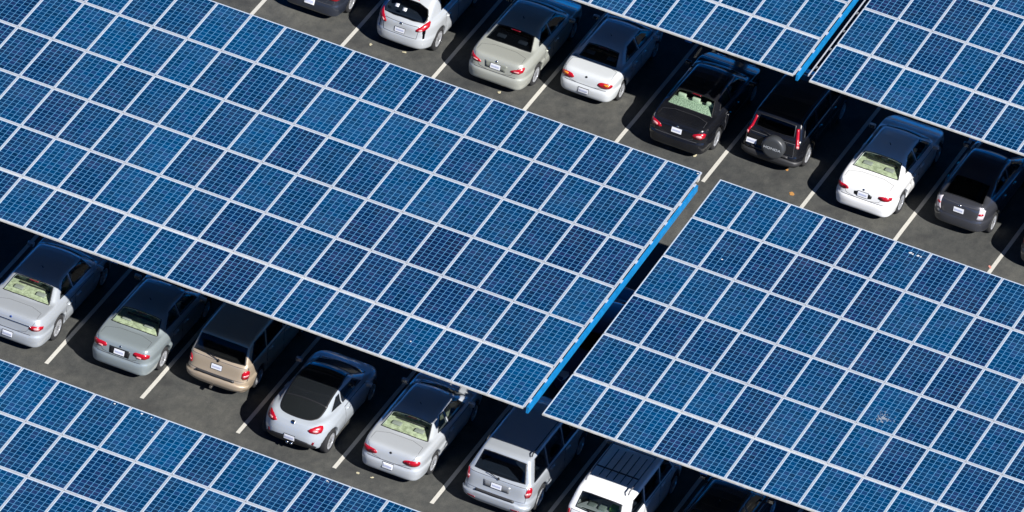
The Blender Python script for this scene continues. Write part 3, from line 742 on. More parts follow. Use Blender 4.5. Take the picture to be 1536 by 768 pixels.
def sedan(name, label, x, yr, paintm, L=4.8, W=1.80, H=1.45, deck=1.03, rb=.80, rt=1.55, ft=2.75, fb=3.62, ax=(1.08,3.83), wr=.33,
          lamp=None, seat=TAN, shelf=TAN, yaw=0, plate_z=.80, roof_glass=False, gh=(.13,.38), gr=G_CLEAR, coupe=False, bw=(.68,.55), plan=None, emb=CHROME, handle=None, rsy=.92, k_edge=.035, cat='car'):
    low, cab = sedan_profile(L, H, deck, rb=rb, rt=rt, ft=ft, fb=fb)
    zb = deck
    if coupe: sw = [[(rb+.62,zb+.02),(2.05,zb-.01),(2.05,H-.10),(rt+.25,H-.10)], [(2.12,zb-.01),(3.15,zb-.02),(ft+.05,H-.11),(2.12,H-.10)]]
    else: sw = [[(rb+.52,zb+.02),(2.12,zb-.005),(2.12,H-.10),(rt+.22,H-.11)], [(2.19,zb-.01),(3.25,zb-.025),(ft+.05,H-.11),(2.19,H-.10)]]
    c = Car(name, label, x, yr, L, W, low, cab, paintm, yaw, gh=gh, ax=ax, wr=wr, rear_w=backlight(cab, H, *bw), front_w=screen(cab, .62,.50),
            side_w=sw, gr=gr, plan=plan, k_edge=k_edge, cat=cat)
    c.hcol = handle
    c.interior(seat, shelf, (rb+.12, rb+rsy-.08), zb+.0, rear_seat_y=rb+rsy, front_seat_y=2.45, dash_y=fb-.5)
    c.mirrors(fb-.42, 1.02)
    c.doors((rb+.75,2.15,3.3) if not coupe else (1.95,3.3))
    # boot lid with its shut line
    fr = (Vector((0,.15,.9)), Vector((1,0,0)), Vector((0,.64,.77)).normalized(), Vector((0,-.77,.64)).normalized())
    c.patch('trunk_lid', fr, [(-.44,-.24),(.44,-.24),(.58,-.06),(.66,.04),(.68,.14),(.66,.50),(-.66,.50),(-.68,.14),(-.66,.04),(-.58,-.06)], paintm, rnd=1, border=SEAM, bw=.007, off=.004, skirt=.012)
    c.plate(plate_z); c.emblem(REAR, 0, deck-.10, .024, emb)
    c.headlights([(-.05,.08),(.3,.12),(.36,.24),(.0,.26)])
    c.patch('bumper_seam', REAR, [(-.62,.655),(.62,.655),(.62,.667),(-.62,.667)], SEAM, off=.005, skirt=.004, flat=True)
    bf, bp = backlight(cab, H, *bw); tl = bp[4][1]
    c.patch('brake_light', bf, [(-.14,tl-.05),(.14,tl-.05),(.14,tl-.022),(-.14,tl-.022)], DRED, off=.010, skirt=.004)
    c.patch('rear_shelf_speaker', TOP, [(.0,rb-.1),(.001,rb-.1),(.001,rb-.099)], BLACK) if 0 else None
    mb = MB(); mb.tube([(0,rt+.32,H-.02),(0,rt+.20,H+.12)], [.014,.006], 6); mb.build('antenna', BLACK, c.root, off=c.off)
    for sx in (-.34, .30) if rsy > .8 else (): c.box('shelf_clutter', (sx, rb+.42, deck+.035), (.26,.16,.05), GREYIN, .02)
    if rsy > .8: c.box('sun_shade_strip', (0, rb+.66, deck+.03), (.9,.03,.06), DKIN, .01)
    mb = MB(); mb.tube([(W*.28,.26,.25),(W*.28,.6,.25)], .035, 10); mb.build('exhaust', EXH, c.root, smooth=True, off=c.off)
    return c

# ------------------------------------------------------------------ row A (lower row of parked cars)
# 1 large silver sedan at the left edge
c = sedan('parked_car', 'silver sedan at the left edge of the lower row with dark blue oval badge', -1.18, -.03, SILVER, L=5.1, W=1.92, H=1.53, deck=1.10, rb=.86, rt=1.62, ft=2.95, fb=3.85, ax=(1.2,4.05), wr=.36, plate_z=.52, emb=mat('blue_badge', (.02,.06,.25), .3), seat=TAN, shelf=TAN)
c.both('taillight', diag(.55,30), [(.03,.80),(.40,.82),(.43,.93),(.06,.94)], RED, rnd=1, off=.014, sub=[('reflector_or_highlight', [(.15,.83),(.30,.83),(.31,.90),(.16,.90)], HILITE)])
c.patch('trim_bar', REAR, [(-.60,.885),(.60,.885),(.60,.91),(-.60,.91)], CHROME, off=.016, rnd=0)
# 2 grey green silver sedan
c = sedan('parked_car', 'grey-green silver sedan with sunroof and cream parcel shelf, left of the tan minivan', 1.80, .42, SAGE, L=4.83, W=1.80, H=1.45, deck=1.05, ax=(1.10,3.82), plate_z=.80)
c.both('taillight', diag(.42,33), [(.02,.82),(.42,.80),(.45,.93),(.10,.95),(.02,.91)], RED, rnd=1, off=.014, sub=[('reflector_or_highlight', [(.10,.80),(.22,.80),(.22,.85),(.10,.85)], HILITE)])
c.patch('sunroof', TOP, [(-.36,1.95),(.36,1.95),(.36,2.4),(-.36,2.4)], mat('sunroof_glass', (.008,.01,.012), .08, 0, 1), border=BLACK, bw=.015, rnd=1)
c.patch('plate_garnish', REAR, [(-.28,.70),(.28,.70),(.30,.90),(-.30,.90)], BLACK, off=.010)
# 3 gold tan minivan
def van(name, label, x, yr, paintm, L, W, H, belt, rbase, rtop, ft, fb, ax, wr, tail, gh=(.07,.22), gr=G_TINT, gs=G_TINT, hood=1.08, bumper=None, plate_z=.9, seat=GREYIN, rw=(.62,.55), yaw=0, rd=(.04,.04), plan=None, front_g=G_MID, wz=None):
    low = [(.14,.28),(.02,.36),(.0,.46),(.0,.62),(.045,.66),(.08,.85),(.10,belt-.06),(.14,belt+.01),(.4,belt+.015),(fb-.2,belt-.02),(fb+.15,hood),(L-.7,hood-.08),(L-.2,hood-.2),(L-.02,hood-.38),(L,.5),(L-.1,.28),(L-1.4,.24),(1.4,.24)]
    cab = [(rbase,belt-.06),(rbase+.02,belt+.03),(rtop-.05,H-.10),(rtop+.14,H-.035),((rtop+ft)/2,H),(ft,H-.04),(ft+.3,H-.16),(fb,belt+.0),(fb+.02,belt-.1)]
    zt, z0 = H-.13, belt+.02
    sw = [[(rbase+.32,z0),(1.35,z0),(1.35,zt),(rtop+.26,zt)], [(1.44,z0),(2.42,z0),(2.42,zt),(1.44,zt)], [(2.50,z0),(fb-.42,z0),(ft+.18,zt),(2.50,zt)]]
    c = Car(name, label, x, yr, L, W, low, cab, paintm, yaw, gh=gh, ax=ax, wr=wr, rear_w=backlight(cab, H, rw[0], rw[1], *rd), front_w=screen(cab, .66,.58), side_w=sw, gr=gr, gs=gs,
            curve=.05, plan=plan, ins=((.1,.10),(.3,.03),(.5,.0),(.63,.0),(.70,.03),(.95,.035),(belt,.06),(belt+.1,.12)), tw=.23)
    c.interior(seat, seat, None, None, rear_seat_y=1.35, front_seat_y=2.55, dash_y=fb-.45, floor=.6)
    c.mirrors(fb-.38, belt+.08); c.doors((1.40,2.46,fb-.45), .38, belt-.04)
    c.plate(plate_z); c.headlights([(-.05,.15),(.3,.18),(.34,.34),(.0,.36)])
    P = [(-rw[0]-.10,.66),(rw[0]+.10,.66),(rw[0]+.08,belt-.02),(-rw[0]-.08,belt-.02)]
    c.patch('tailgate', REAR, P, paintm, border=SEAM, bw=.009, off=.004, skirt=.012)
    mb = MB(); mb.tube([(.02,.09,belt+.02),(-.30,.13,belt+.10)], .010, 6); mb.tube([(.05,.085,belt+.005),(.0,.10,belt+.03)], .022, 8); mb.build('rear_wiper', BLACK, c.root, smooth=True, off=c.off)
    c.patch('brake_light', TOP, [(-.16,rtop-.02),(.16,rtop-.02),(.16,rtop+.025),(-.16,rtop+.025)], DRED, off=.006, skirt=.01)
    c.patch('bumper_pad', REAR, [(-.55,.615),(.55,.615),(.53,.65),(-.53,.65)], mat('black_plastic', (.03,.03,.032), .5), off=.05, skirt=.07)
    return c
PLV = ((0,0),(.5,.01),(.82,.06),(.97,.22),(1,.7),(1,2.2),(1,3.6),(.96,4.2),(.78,4.55),(.45,4.72),(0,4.78))
def plv(L): return tuple((a, b if b < 2.5 else b-4.78+L) for a, b in PLV)
c = van('parked_minivan', 'gold-tan minivan with tinted rear glass and tall red corner lamps', 4.27, 1.15, TANP, 4.85, 1.80, 1.70, 1.08, .12, .42, 2.95, 3.95, (1.05,3.95), .33, None, plate_z=.88, rw=(.74,.66), plan=plv(4.85))
c.both('taillight', diag(.58,30), [(.16,.72),(.38,.72),(.38,.98),(.18,.98)], RED, rnd=1, off=.014, sub=[('reflector_or_highlight', [(.20,.80),(.36,.80),(.36,.85),(.20,.85)], HILITE)])
c.patch('bumper', REAR, [(-.82,.36),(.82,.36),(.86,.60),(-.86,.60)], TANP, off=.05, skirt=.07, rnd=1)
c.emblem(REAR, 0, 1.04, .02, BLACK)
c.box('tow_hitch', (-.05,.02,.28), (.07,.16,.06), EXH, .01)
# 4 white three door hatchback
L = 4.22
low = [(.20,.26),(.06,.34),(.01,.46),(.0,.60),(.04,.74),(.10,.86),(.20,.96),(.5,1.03),(1.2,1.0),(2.8,.96),(3.2,.93),(3.6,.86),(3.95,.74),(4.15,.58),(4.22,.42),(4.12,.22),(3,.20),(1.4,.20)]
cab = [(.12,.90),(.26,.97),(1.02,1.27),(1.35,1.365),(1.95,1.40),(2.35,1.36),(2.60,1.27),(3.42,.93),(3.46,.84)]
frb, Lb = slant(cab[1], cab[2])
c = Car('parked_car', 'white hatchback coupe with black glass roof and round dark rear hatch', 7.01, -.12, L, 1.90, low, cab, SILVER2 if False else paint('pearl_white_paint', (.42,.455,.49), .15, .34), 0,
        plan=((0,0),(.4,.02),(.66,.11),(.86,.30),(.98,.62),(1,1.0),(.97,1.7),(.96,2.4),(1,3.2),(.95,3.65),(.76,3.98),(.42,4.17),(0,4.22)), gh=(.20,.36), ghy=((0,.12),(.3,.08),(1.0,.0),(4,.0)), curve=.16,
        ax=(.72,3.37), wr=.34, k_edge=.10, windows=False, ins=((.1,.12),(.3,.03),(.5,.0),(.62,.0),(.8,.03),(.97,.10),(1.1,.2)))
DG = mat('dark_roof_glass', (.012,.014,.015), .10, 0, .5)
c.patch('rear_window', frb, [(-.40,.08),(0,.03),(.40,.08),(.56,.24),(.60,.55),(.60,Lb+.02),(-.60,Lb+.02),(-.60,.55),(-.56,.24)], DG, border=BLACK, bw=.03, rnd=2, off=.007)
c.patch('roof_glass', TOP, [(-.59,.90),(.59,.90),(.58,1.8),(.50,2.42),(-.50,2.42),(-.58,1.8)], mat('roof_glass', (.010,.012,.014), .08, 0, .6), border=BLACK, bw=.03, rnd=0, off=.014)
frw, Lw = slant(cab[-2], cab[-3]); c.patch('windshield', frw, [(-.66,.06),(.66,.06),(.54,Lw-.02),(-.54,Lw-.02)], DG, border=BLACK, bw=.03)
for fr in (SIDR, SIDL):
    c.patch('side_window', fr, [(.98,1.03),(1.55,.99),(1.55,1.26),(1.35,1.26)], DG, border=BLACK, bw=.014)
    c.patch('side_window', fr, [(1.62,.985),(2.85,.97),(2.42,1.24),(1.62,1.28)], DG, border=BLACK, bw=.014)
c.doors((1.56,2.9), .30, .92); c.mirrors(2.75, 1.0)
c.both('taillight', diag(.50,35), [(-.02,.81),(.36,.77),(.44,.88),(.42,.97),(.14,.92)], RED, rnd=1, off=.014, sub=[('reflector_or_highlight', [(.14,.82),(.28,.81),(.30,.86),(.16,.87)], HILITE)])
c.both('reflector_or_highlight', diag(.62,35), [(.03,.42),(.10,.42),(.12,.54),(.06,.54)], DRED)
c.patch('lower_valance', REAR, [(-.78,.24),(.78,.24),(.68,.42),(.42,.54),(-.42,.54),(-.68,.42)], BLACK, off=.012, rnd=1)
c.plate(.52); c.emblem(frb, 0, -.11, .045, CHROME, 1.3); c.headlights([(-.05,.10),(.35,.18),(.38,.30),(.0,.24)])
mb = MB(); mb.tube([(-.06,.06,.31),(-.06,.3,.31)], .035, 10); mb.tube([(.06,.06,.31),(.06,.3,.31)], .035, 10); mb.build('exhaust', CHROME, c.root, smooth=True, off=c.off)
# 5 silver coupe
c = sedan('parked_car', 'silver coupe with cream shelf behind the glass, between white hatchback and silver SUV', 9.72, .12, SILVER2, L=4.82, W=1.80, H=1.42, deck=1.02, rb=.82, rt=1.60, ft=2.75, fb=3.6, ax=(1.12,3.80), coupe=True, plate_z=.55, emb=BLACK, seat=TAN, shelf=TAN, k_edge=.055)
c.both('taillight', diag(.36,28), [(.02,.78),(.20,.73),(.46,.75),(.50,.84),(.44,.90),(.10,.88)], RED, rnd=2, off=.014, sub=[('reflector_or_highlight', [(.10,.78),(.24,.77),(.24,.84),(.12,.85)], DRED)])
for sx in (-.36,.36):
    mb = MB(); mb.lathe((sx,1.13,.975), 'y', [(0,.001),(0,.09),(.01,.10)], 20)
    o = mb.build('shelf_speaker', mat('speaker_mesh', (.18,.20,.15), .8), c.root, off=(0,0,0)); o.data.transform(Matrix.Translation((sx,1.13+c.off[1],1.0))@Matrix.Rotation(R_(90),4,'X')@Matrix.Translation((-sx,-1.13,-.975)))
# 6 silver SUV
c = van('parked_suv', 'boxy silver SUV with roof rails and sunroof, under the gap between two canopies', 12.63, .37, SILVER, 4.78, 1.94, 1.79, 1.11, .14, .46, 3.0, 3.8, (1.0,3.72), .37, None, plate_z=.90, rw=(.72,.60), gr=G_TINT, gh=(.07,.32), plan=plv(4.78))
c.both('taillight', diag(.62,30), [(.18,.80),(.38,.80),(.40,1.08),(.26,1.10)], RED, rnd=1, off=.014, sub=[('reflector_or_highlight', [(.20,.88),(.36,.88),(.36,.95),(.20,.95)], HILITE)])
c.patch('bumper', REAR, [(-.88,.34),(.88,.34),(.92,.60),(-.92,.60)], SILVER, off=.05, skirt=.07, rnd=1)
c.patch('rear_reflector', REAR, [(.50,.40),(.72,.40),(.72,.44),(.50,.44)], DRED, off=.06); c.patch('rear_reflector', REAR, [(-.72,.40),(-.50,.40),(-.50,.44),(-.72,.44)], DRED, off=.06)
c.patch('plate_garnish', REAR, [(-.36,.80),(.36,.80),(.38,.98),(-.38,.98)], mat('dull_silver', (.3,.31,.32), .4, .5), off=.012)
c.patch('sunroof', TOP, [(-.38,2.35),(.38,2.35),(.38,2.85),(-.38,2.85)], MATS['sunroof_glass'], border=BLACK, bw=.015, rnd=1)
def rails(c, x, y0, y1, z, m=BLACK, cross=(), r=.018):
    for sg in (1,-1):
        mb = MB(); mb.tube([(sg*x,y0,z-.07),(sg*x,y0+.08,z),(sg*x,(y0+y1)/2,z+.015),(sg*x,y1-.1,z),(sg*x,y1,z-.07)], r, 8); mb.build('roof_rail', m, c.root, smooth=True, off=c.off)
    for y in cross:
        mb = MB(); mb.tube([(-x,y,z+.005),(x,y,z+.005)], r*.8, 8); mb.build('cross_bar', m, c.root, smooth=True, off=c.off)
rails(c, .64, .62, 2.9, 1.84)
c.both('rail_foot', TOP, [(.58,.56),(.68,.56),(.68,.74),(.58,.74)], BLACK, off=.03, skirt=.04)
c.emblem(REAR, 0, 1.10, .025)
# 7 white SUV with roof rack
c = van('parked_suv', 'white SUV with a black roof rack, bottom edge of the photo beside the silver SUV', 15.44, .28, WHITE, 4.7, 1.80, 1.70, 1.10, .10, .42, 2.8, 3.7, (.95,3.6), .37, None, plate_z=.80, rw=(.62,.56), gr=G_MID, gs=G_TINT, seat=GREYIN, gh=(.06,.19), plan=plv(4.7))
c.both('taillight', diag(.58,25), [(.18,.74),(.32,.74),(.32,1.05),(.20,1.05)], RED, rnd=0, off=.014)
rails(c, .60, .62, 2.65, 1.80, CHROME if False else mat('grey_rack', (.10,.10,.11), .5), (2.45,))
c.box('rack_frame', (0,1.35,1.775), (1.2,.04,.025), BLACK, .008); 
for q in (-.40,-.2,0,.2,.40): c.box('rack_slat', (q,1.72,1.716), (.025,1.36,.010), BLACK, .005)
for q,(xx,yy) in enumerate(((-.3,.50),(.0,.46),(.28,.55))): c.box('cargo_box', (xx,yy+.1,.98+.04*q), (.2,.25,.3), mat('cargo_%d'%q, ((.3,.33,.3),(.4,.45,.38),(.25,.5,.08))[q], .7), .03)
c.both('rail_foot', TOP, [(.54,.54),(.64,.54),(.64,.66),(.54,.66)], BLACK, off=.03, skirt=.04)
# 8 black car, mostly under the canopy at the bottom
c = sedan('parked_car', 'black car almost hidden in deep shade at the bottom edge, right of the white SUV', 18.05, .55, BLACKP, seat=DKIN, shelf=DKIN, L=4.7)
c.both('taillight', diag(.45,33), [(.02,.82),(.42,.80),(.45,.93),(.04,.93)], RED, rnd=1, off=.014)

# ------------------------------------------------------------------ row B (upper row of parked cars)
PB = 18.55
XB = -2.5156
c = sedan('parked_car', 'dark blue-grey sedan cut off by the top edge, left of the silver crossover', -1.12, PB+.66, NAVY, L=4.8, W=1.82, seat=DKIN, shelf=DKIN, plate_z=.60)
c.both('taillight', diag(.45,33), [(.02,.82),(.42,.80),(.45,.95),(.04,.95)], RED, rnd=1, off=.014, sub=[('reflector_or_highlight', [(.14,.88),(.34,.87),(.34,.92),(.14,.93)], HILITE)])
# silver crossover
L = 4.65
low = [(.20,.28),(.04,.36),(.0,.46),(.0,.62),(.05,.70),(.06,.85),(.05,1.0),(.14,1.08),(.6,1.10),(3.0,1.04),(3.5,1.04),(4.1,.96),(4.45,.80),(4.62,.6),(4.65,.45),(4.55,.25),(3,.24),(1.4,.24)]
cab = [(.10,1.0),(.14,1.10),(.72,1.52),(1.0,1.62),(1.9,1.66),(2.5,1.62),(2.8,1.52),(3.62,1.06),(3.65,.96)]
frb, Lb = slant(cab[1], cab[2])
c = Car('parked_suv', 'silver rounded crossover with oval tinted rear window and white stickers on the glass', 1.69, PB+.45, L, 1.82, low, cab, SILVER2, 0,
        plan=((0,0),(.4,.02),(.68,.11),(.88,.32),(1,.75),(1,1.3),(1,2.4),(1,3.5),(.95,4.1),(.76,4.42),(.42,4.6),(0,4.65)), gh=(.13,.34), ghy=((0,.10),(.4,.05),(1,.0),(4,0)), curve=.16,
        ax=(.93,3.62), wr=.35, k_edge=.09, rear_w=(frb, chaikin([(-.58,.06),(.58,.06),(.66,.30),(.50,Lb-.08),(-.50,Lb-.08),(-.66,.30)],1)), front_w=screen(cab,.64,.52),
        side_w=[[(1.15,1.14),(2.1,1.10),(2.1,1.52),(1.22,1.52)],[(2.17,1.10),(3.25,1.09),(2.72,1.50),(2.17,1.52)]], gr=G_TINT, gs=G_TINT,
        ins=((.1,.10),(.3,.03),(.5,.0),(.63,.0),(.70,.02),(.95,.035),(1.1,.09),(1.2,.14)))
c.interior(GREYIN, GREYIN, None, None, rear_seat_y=1.3, front_seat_y=2.4, dash_y=3.1, floor=.6); c.mirrors(3.2,1.12); c.doors((1.25,2.13,3.25), .36, 1.0)
c.both('taillight', diag(.48,35), [(.04,.86),(.40,.98),(.48,1.14),(.30,1.10),(.02,.96)], RED, rnd=1, off=.014, sub=[('reflector_or_highlight', [(.10,.89),(.20,.92),(.20,.97),(.10,.95)], HILITE)])
c.patch('brake_light', frb, [(-.22,Lb-.02),(.22,Lb-.02),(.18,Lb+.045),(-.18,Lb+.045)], RED, off=.02)
for q in ((-.38,.36),(-.12,.30)): c.patch('sticker', frb, [(q[0],q[1]-.05),(q[0]+.12,q[1]-.05),(q[0]+.12,q[1]+.05),(q[0],q[1]+.05)], PLATE, off=.009)
c.plate(.80); c.emblem(REAR, 0, 1.0, .03); c.headlights([(-.05,.2),(.35,.24),(.36,.38),(.0,.36)])
c.patch('tailgate', REAR, [(-.50,.66),(.50,.66),(.52,.9),(.50,1.03),(-.50,1.03),(-.52,.9)], SILVER2, border=SEAM, bw=.011, off=.004, skirt=.012)
rails(c, .62, .95, 2.7, 1.66, BLACK)
# champagne sedan
c = sedan('parked_car', 'champagne-green sedan with purplish dark rear glass, second bay right of the silver crossover', 4.68, PB+.23, CHAMP, L=4.85, W=1.82, H=1.46, deck=1.07, rb=.80, rt=1.58, ax=(1.10,3.82), gr=G_TINT, seat=DKIN, shelf=DKIN, plate_z=.83)
c.both('taillight', diag(.46,35), [(.02,.80),(.34,.82),(.44,.98),(.34,.98),(.06,.88)], RED, rnd=1, off=.014, sub=[('reflector_or_highlight', [(.12,.83),(.26,.84),(.26,.88),(.12,.87)], HILITE)])
c.patch('plate_garnish', REAR, [(-.30,.74),(.30,.74),(.34,.93),(-.34,.93)], mat('champ_dark', (.2,.21,.18), .4), off=.010)
# white compact sedan
c = sedan('parked_car', 'white compact sedan with orange-red oval tail lamps and plate in the bumper', 7.05, PB+1.08, paint('soft_white_paint', (.56,.58,.59), 0, .34), L=4.40, W=1.70, H=1.40, deck=1.00, rb=.74, rt=1.42, ft=2.55, fb=3.35, ax=(.95,3.42), wr=.31, gr=G_MID, seat=GREYIN, shelf=DKIN, plate_z=.50, bw=(.56,.46), k_edge=.10, emb=BLACK)
c.both('taillight', diag(.36,26), [(.02,.76),(.22,.72),(.42,.76),(.46,.86),(.20,.90),(.06,.86)], RED, rnd=2, off=.014, sub=[('reflector_or_highlight', [(.20,.80),(.34,.80),(.36,.86),(.20,.87)], AMB)])
# black sedan
c = sedan('parked_car', 'black sedan with pale green shelf and headrests showing through its rear window', 10.16, PB+.18, BLACKP, L=4.82, W=1.82, H=1.45, deck=1.05, rb=.80, rt=1.58, ax=(1.10,3.84), rsy=.66, seat=mat('pale_green_interior', (.45,.52,.42), .8), shelf=(mottle(mat('mesh_shelf', (.42,.50,.40), .8), (.12,.17,.13), (.55,.68,.55), 30, .45, .55), MATS['mesh_shelf'])[1], plate_z=.84)
c.both('taillight', diag(.44,35), [(.02,.78),(.38,.78),(.45,.96),(.14,.93)], RED, rnd=1, off=.014, sub=[('reflector_or_highlight', [(.14,.81),(.30,.81),(.32,.89),(.18,.89)], HILITE)])
# black SUV with spare wheel
c = van('parked_suv', 'black SUV with a spare wheel cover on its tailgate and tall red lamps', 12.63, PB+1.04, BLACKP, 4.45, 1.78, 1.68, 1.08, .16, .42, 2.7, 3.6, (.95,3.57), .35, None, plate_z=.78, rw=(.58,.54), gr=G_TINT, plan=plv(4.45), rd=(.10,.06))
c.both('taillight', diag(.62,28), [(.13,.94),(.22,.94),(.20,1.44),(.13,1.42)], RED, rnd=0, off=.014, sub=[('reflector_or_highlight', [(.14,.95),(.21,.95),(.21,1.02),(.14,1.02)], HILITE)])
mb = MB(); mb.lathe((0.12,-.16,.88), 'y', [(.0,.001),(-.0,.24),(.01,.30),(.05,.335),(.20,.34),(.22,.30)], 36)
sp = mb.build('spare_wheel_cover', mat('spare_cover', (.045,.048,.052), .4), c.root, smooth=True, off=c.off)
cu_ = bpy.data.curves.new('cover_lettering', 'FONT'); cu_.body = 'HONDA'; cu_.size = .105; cu_.extrude = .002; cu_.align_x = 'CENTER'; cu_.align_y = 'CENTER'
to = bpy.data.objects.new('t', cu_); COL.objects.link(to); dg = bpy.context.evaluated_depsgraph_get(); me = bpy.data.meshes.new_from_object(to.evaluated_get(dg)); bpy.data.objects.remove(to)
me.materials.clear(); me.materials.append(mat('cover_text', (.5,.52,.55), .4)); me.transform(Matrix.Translation((.12,-.164+c.off[1],.88))@Matrix.Rotation(R_(90),4,'X')@Matrix.Scale(1.3,4,(1,0,0)))
link(bpy.data.objects.new('cover_lettering', me), sp)
for q in bpy.data.objects:
    if q.parent is c.root and q.name.startswith('license_plate'): q.location.x = -.56
c.patch('bumper', REAR, [(-.82,.36),(.82,.36),(.86,.58),(-.86,.58)], mat('black_plastic', (.03,.03,.032), .5), off=.05, skirt=.07, rnd=1)
# white sports sedan
c = sedan('parked_car', 'bright white sports sedan with sunroof and cream shelf, dark plate recess', 15.68, PB+.28, WHITE, L=4.75, W=1.78, H=1.44, deck=1.04, rb=.80, rt=1.60, ft=2.72, fb=3.55, ax=(1.02,3.87), wr=.34, plate_z=.80)
c.both('taillight', diag(.46,32), [(.02,.80),(.38,.80),(.42,.92),(.05,.92)], RED, rnd=1, off=.014, sub=[('reflector_or_highlight', [(.06,.84),(.16,.84),(.16,.89),(.06,.89)], DRED)])
c.patch('sunroof', TOP, [(-.38,2.05),(.38,2.05),(.38,2.42),(-.38,2.42)], MATS['sunroof_glass'], border=BLACK, bw=.015, rnd=1)
c.patch('plate_garnish', REAR, [(-.25,.71),(.25,.71),(.27,.87),(-.27,.87)], BLACK, off=.010, rnd=1)
# dark hybrid liftback
L = 4.45
low = [(.18,.26),(.04,.34),(.0,.46),(.0,.62),(.04,.68),(.05,.85),(.05,1.0),(.12,1.09),(.4,1.10),(2.9,1.0),(3.5,.96),(4.0,.84),(4.32,.66),(4.45,.45),(4.35,.24),(3,.2),(1.4,.2)]
cab = [(.10,1.0),(.14,1.08),(1.05,1.36),(1.5,1.45),(1.95,1.49),(2.35,1.45),(2.6,1.36),(3.65,.94),(3.7,.86)]
frb, Lb = slant(cab[1], cab[2])
c = Car('parked_car', 'charcoal hybrid liftback with clear-white tail lamps, last car of the upper row', 18.22, PB+1.04, L, 1.73, low, cab, CHARC, 0,
        plan=((0,0),(.4,.015),(.70,.09),(.90,.28),(1,.75),(1,1.3),(1,2.4),(1,3.3),(.94,3.9),(.74,4.24),(.42,4.4),(0,4.45)), gh=(.14,.34), curve=.12,
        ax=(.86,3.56), wr=.31, k_edge=.07, rear_w=(frb, [(-.58,.16),(.58,.16),(.50,Lb-.05),(-.50,Lb-.05)]), front_w=screen(cab,.62,.50),
        side_w=[[(1.0,1.10),(1.95,1.06),(1.95,1.36),(1.3,1.34)],[(2.02,1.06),(3.1,1.0),(2.5,1.33),(2.02,1.36)]], gr=G_TINT, gs=G_TINT)
c.interior(DKIN, DKIN, None, None, rear_seat_y=1.35, front_seat_y=2.35, dash_y=3.0); c.mirrors(3.0,1.02); c.doors((1.2,1.98,3.05), .32, .96)
c.both('taillight', diag(.58,40), [(.02,.70),(.20,.70),(.27,.98),(.10,1.06)], mat('white_lens', (.62,.57,.60), .2), rnd=0, off=.014, sub=[('reflector_or_highlight', [(.06,.84),(.20,.84),(.20,.90),(.06,.90)], RED)])
c.patch('tailgate', REAR, [(-.54,.66),(.54,.66),(.58,1.03),(-.58,1.03)], CHARC, border=SEAM, bw=.011, off=.004, skirt=.012)
c.plate(.86); c.emblem(REAR, 0, .98, .03); c.headlights([(-.05,.15),(.35,.18),(.36,.32),(.0,.30)])
# its neighbour, mostly outside the frame
c = sedan('parked_car', 'dark grey sedan beyond the right edge, only its shadow reaching the photo', 21.05, PB+.55, CHARC, L=4.8, seat=DKIN, shelf=DKIN)
c.both('taillight', diag(.44,35), [(.02,.78),(.38,.78),(.45,.96),(.14,.93)], RED, rnd=1, off=.014)

# ------------------------------------------------------------------ facing row glimpsed through the gap between the canopies
c = sedan('parked_car', 'dark blue sedan of the facing row, glimpsed through the gap between central canopies', 12.5, 10.9, paint('mid_blue_paint', (.03,.07,.16), .3, .3, 1), L=4.7, yaw=math.pi, seat=DKIN, shelf=DKIN)
c.root.location.y = 8.5

# ------------------------------------------------------------------ small things: leaves, litter, bird droppings
LEAF = mat('dry_leaf', (.45,.22,.06), .8); LEAF2 = mat('pale_leaf', (.5,.45,.3), .8)
def leaf(x, y, s, m, label):
    rn = random.Random(int(x*100+y*17)); n = 9; V = [(0,0,.008+.01*rn.random())]
    for k in range(n):
        t = 2*math.pi*k/n; r = s*(.5+.5*rn.random()); V.append((r*math.cos(t), r*.7*math.sin(t), .004+.012*rn.random()))
    F = [[0,k+1,(k+1)%n+1] for k in range(n)]
    o = mesh_obj('dry_leaf', V, F, m); o.location = (x, y, .002); o.rotation_euler = (0,0,rn.random()*6)
    tag(o, label, 'leaf', 'dry leaves scattered on the asphalt'); return o
for x, y, s, m, l in ((13.11,20.0,.09,LEAF,'orange dry leaf on asphalt just below the spare wheel of the black SUV'),
    (13.66,18.97,.12,LEAF,'orange dry leaf near the canopy edge left of a stall line'),
    (19.62,18.79,.09,mat('pink_litter',(.6,.25,.2),.7),'pinkish scrap beside the stall line at the far right'),
    (.9,19.07,.08,LEAF2,'pale leaf below the left rear corner of the silver crossover'),
    (1.86,19.25,.08,LEAF2,'pale leaf right under the bumper of the silver crossover'),
    (4.89,18.93,.09,LEAF2,'pale leaf on the asphalt below the champagne sedan'),
    (10.68,19.19,.11,LEAF2,'tan leaf on the asphalt below the black sedan'),
    (8.95,.14,.09,LEAF2,'whitish scrap on the asphalt left of the bright silver coupe'),
    (9.34,.16,.06,LEAF2,'tiny pale scrap under the bumper of the bright silver coupe')):
    leaf(x, y, s, m, l)
DROP = mat('bird_dropping', (.62,.63,.62), .8)
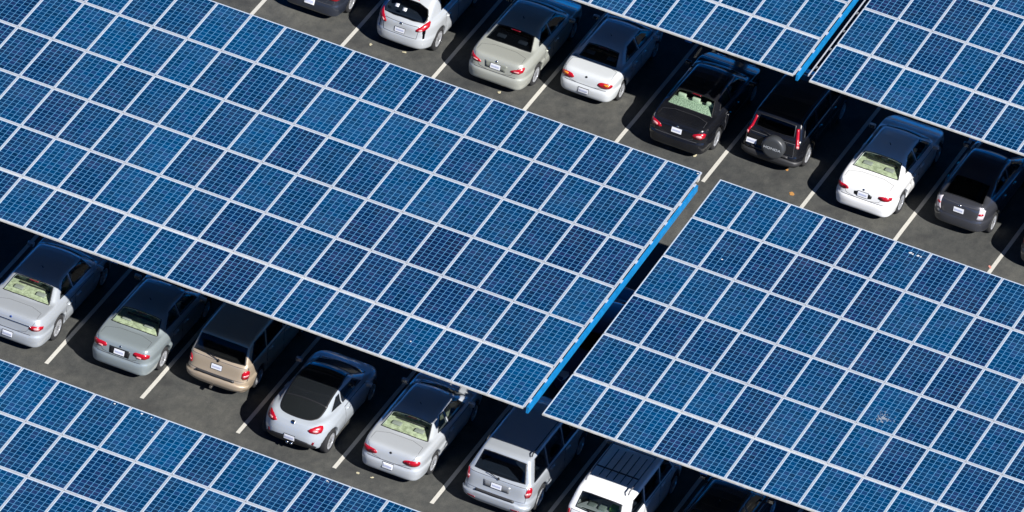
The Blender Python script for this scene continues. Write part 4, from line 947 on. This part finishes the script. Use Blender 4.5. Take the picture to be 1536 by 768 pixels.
def dropping(key, xr, yf, sl_, i, j, r, label, n=9, lobes=1):
    T = CAN[key][1]; root = CAN[key][0]; rn = random.Random(int(i*97+j*13)); V, F = [], []
    for q in range(lobes):
        oa, ob = (rn.uniform(-1,1)*r*1.6*(q > 0), rn.uniform(-1,1)*r*1.6*(q > 0)); rr = r*(1 if q == 0 else rn.uniform(.25,.6)); b = len(V)
        a0, b0 = i*PXX+oa, j*PL_+ob
        V.append(T(a0, b0, .004))
        for k in range(n):
            t = 2*math.pi*k/n; e = rr*rn.uniform(.55,1.25); V.append(T(a0+e*math.cos(t), b0+e*math.sin(t), .0005))
        F += [[b, b+1+k, b+1+(k+1)%n] for k in range(n)]
    base = Vector(T(i*PXX, j*PL_, 0)); V = [tuple(Vector(v)-base) for v in V]
    o = mesh_obj('bird_dropping', V, F, DROP); o.location = base + root.location
    tag(o, label, 'dropping', 'bird droppings on the solar panels')
for a in (('c2',0,0,0,5.504,5.839,.05,'left of two white bird droppings near the upper edge of the lower right canopy',9,3),
    ('c2',0,0,0,5.72,5.835,.045,'right of two white bird droppings near the upper edge of the lower right canopy',9,2),
    ('c2',0,0,0,1.393,4.339,.03,'single white dropping speck in the upper left part of the lower right canopy',7,1),
    ('c1',0,0,0,-.084,5.931,.03,'white dropping in the top right corner of the large middle canopy',7,1),
    ('c1',0,0,0,-3.549,.489,.03,'white dropping near the lower right part of the large middle canopy',7,2),
    ('c3',0,0,0,-7.681,5.93,.04,'largest white dropping at the top edge of the lower left canopy',8,1),
    ('c3',0,0,0,-7.41,5.92,.022,'small white dropping just right of the largest one, lower left canopy',7,1),
    ('c3',0,0,0,-8.435,5.93,.028,'white dropping left of the largest one, top edge of the lower left canopy',7,1),
    ('c3',0,0,0,-7.15,5.657,.025,'lone white dropping a third down its panel, lower left canopy',7,1),
    ('c3',0,0,0,-2.613,5.93,.028,'rightmost white dropping on the lower left canopy',7,2)):
    dropping(*a)
# grey splat: scattered flecks round a denser middle
T = CAN['c2'][1]; rn = random.Random(5); V, F = [], []
for q in range(110):
    rr = abs(rn.gauss(0,.13)); t = rn.uniform(0, 6.28); a0 = 7.518*PXX+rr*math.cos(t); b0 = 2.277*PL_+rr*1.1*math.sin(t); s_ = rn.uniform(.006,.018)*(1.3 if rr < .1 else 1); b = len(V)
    for k in range(5): V.append(T(a0+s_*math.cos(k*1.256+t), b0+s_*math.sin(k*1.256+t), .001+.00002*q))
    F.append([b+k for k in range(5)])
base = Vector(T(7.518*PXX, 2.277*PL_, 0)); V = [tuple(Vector(v)-base) for v in V]
o = mesh_obj('dirt_splat', V, F, mat('splat_dirt', (.26,.29,.33), .9)); o.location = base + CAN['c2'][0].location
tag(o, 'grey starburst of dirt splattered on one panel of the lower right canopy', 'dirt splat')
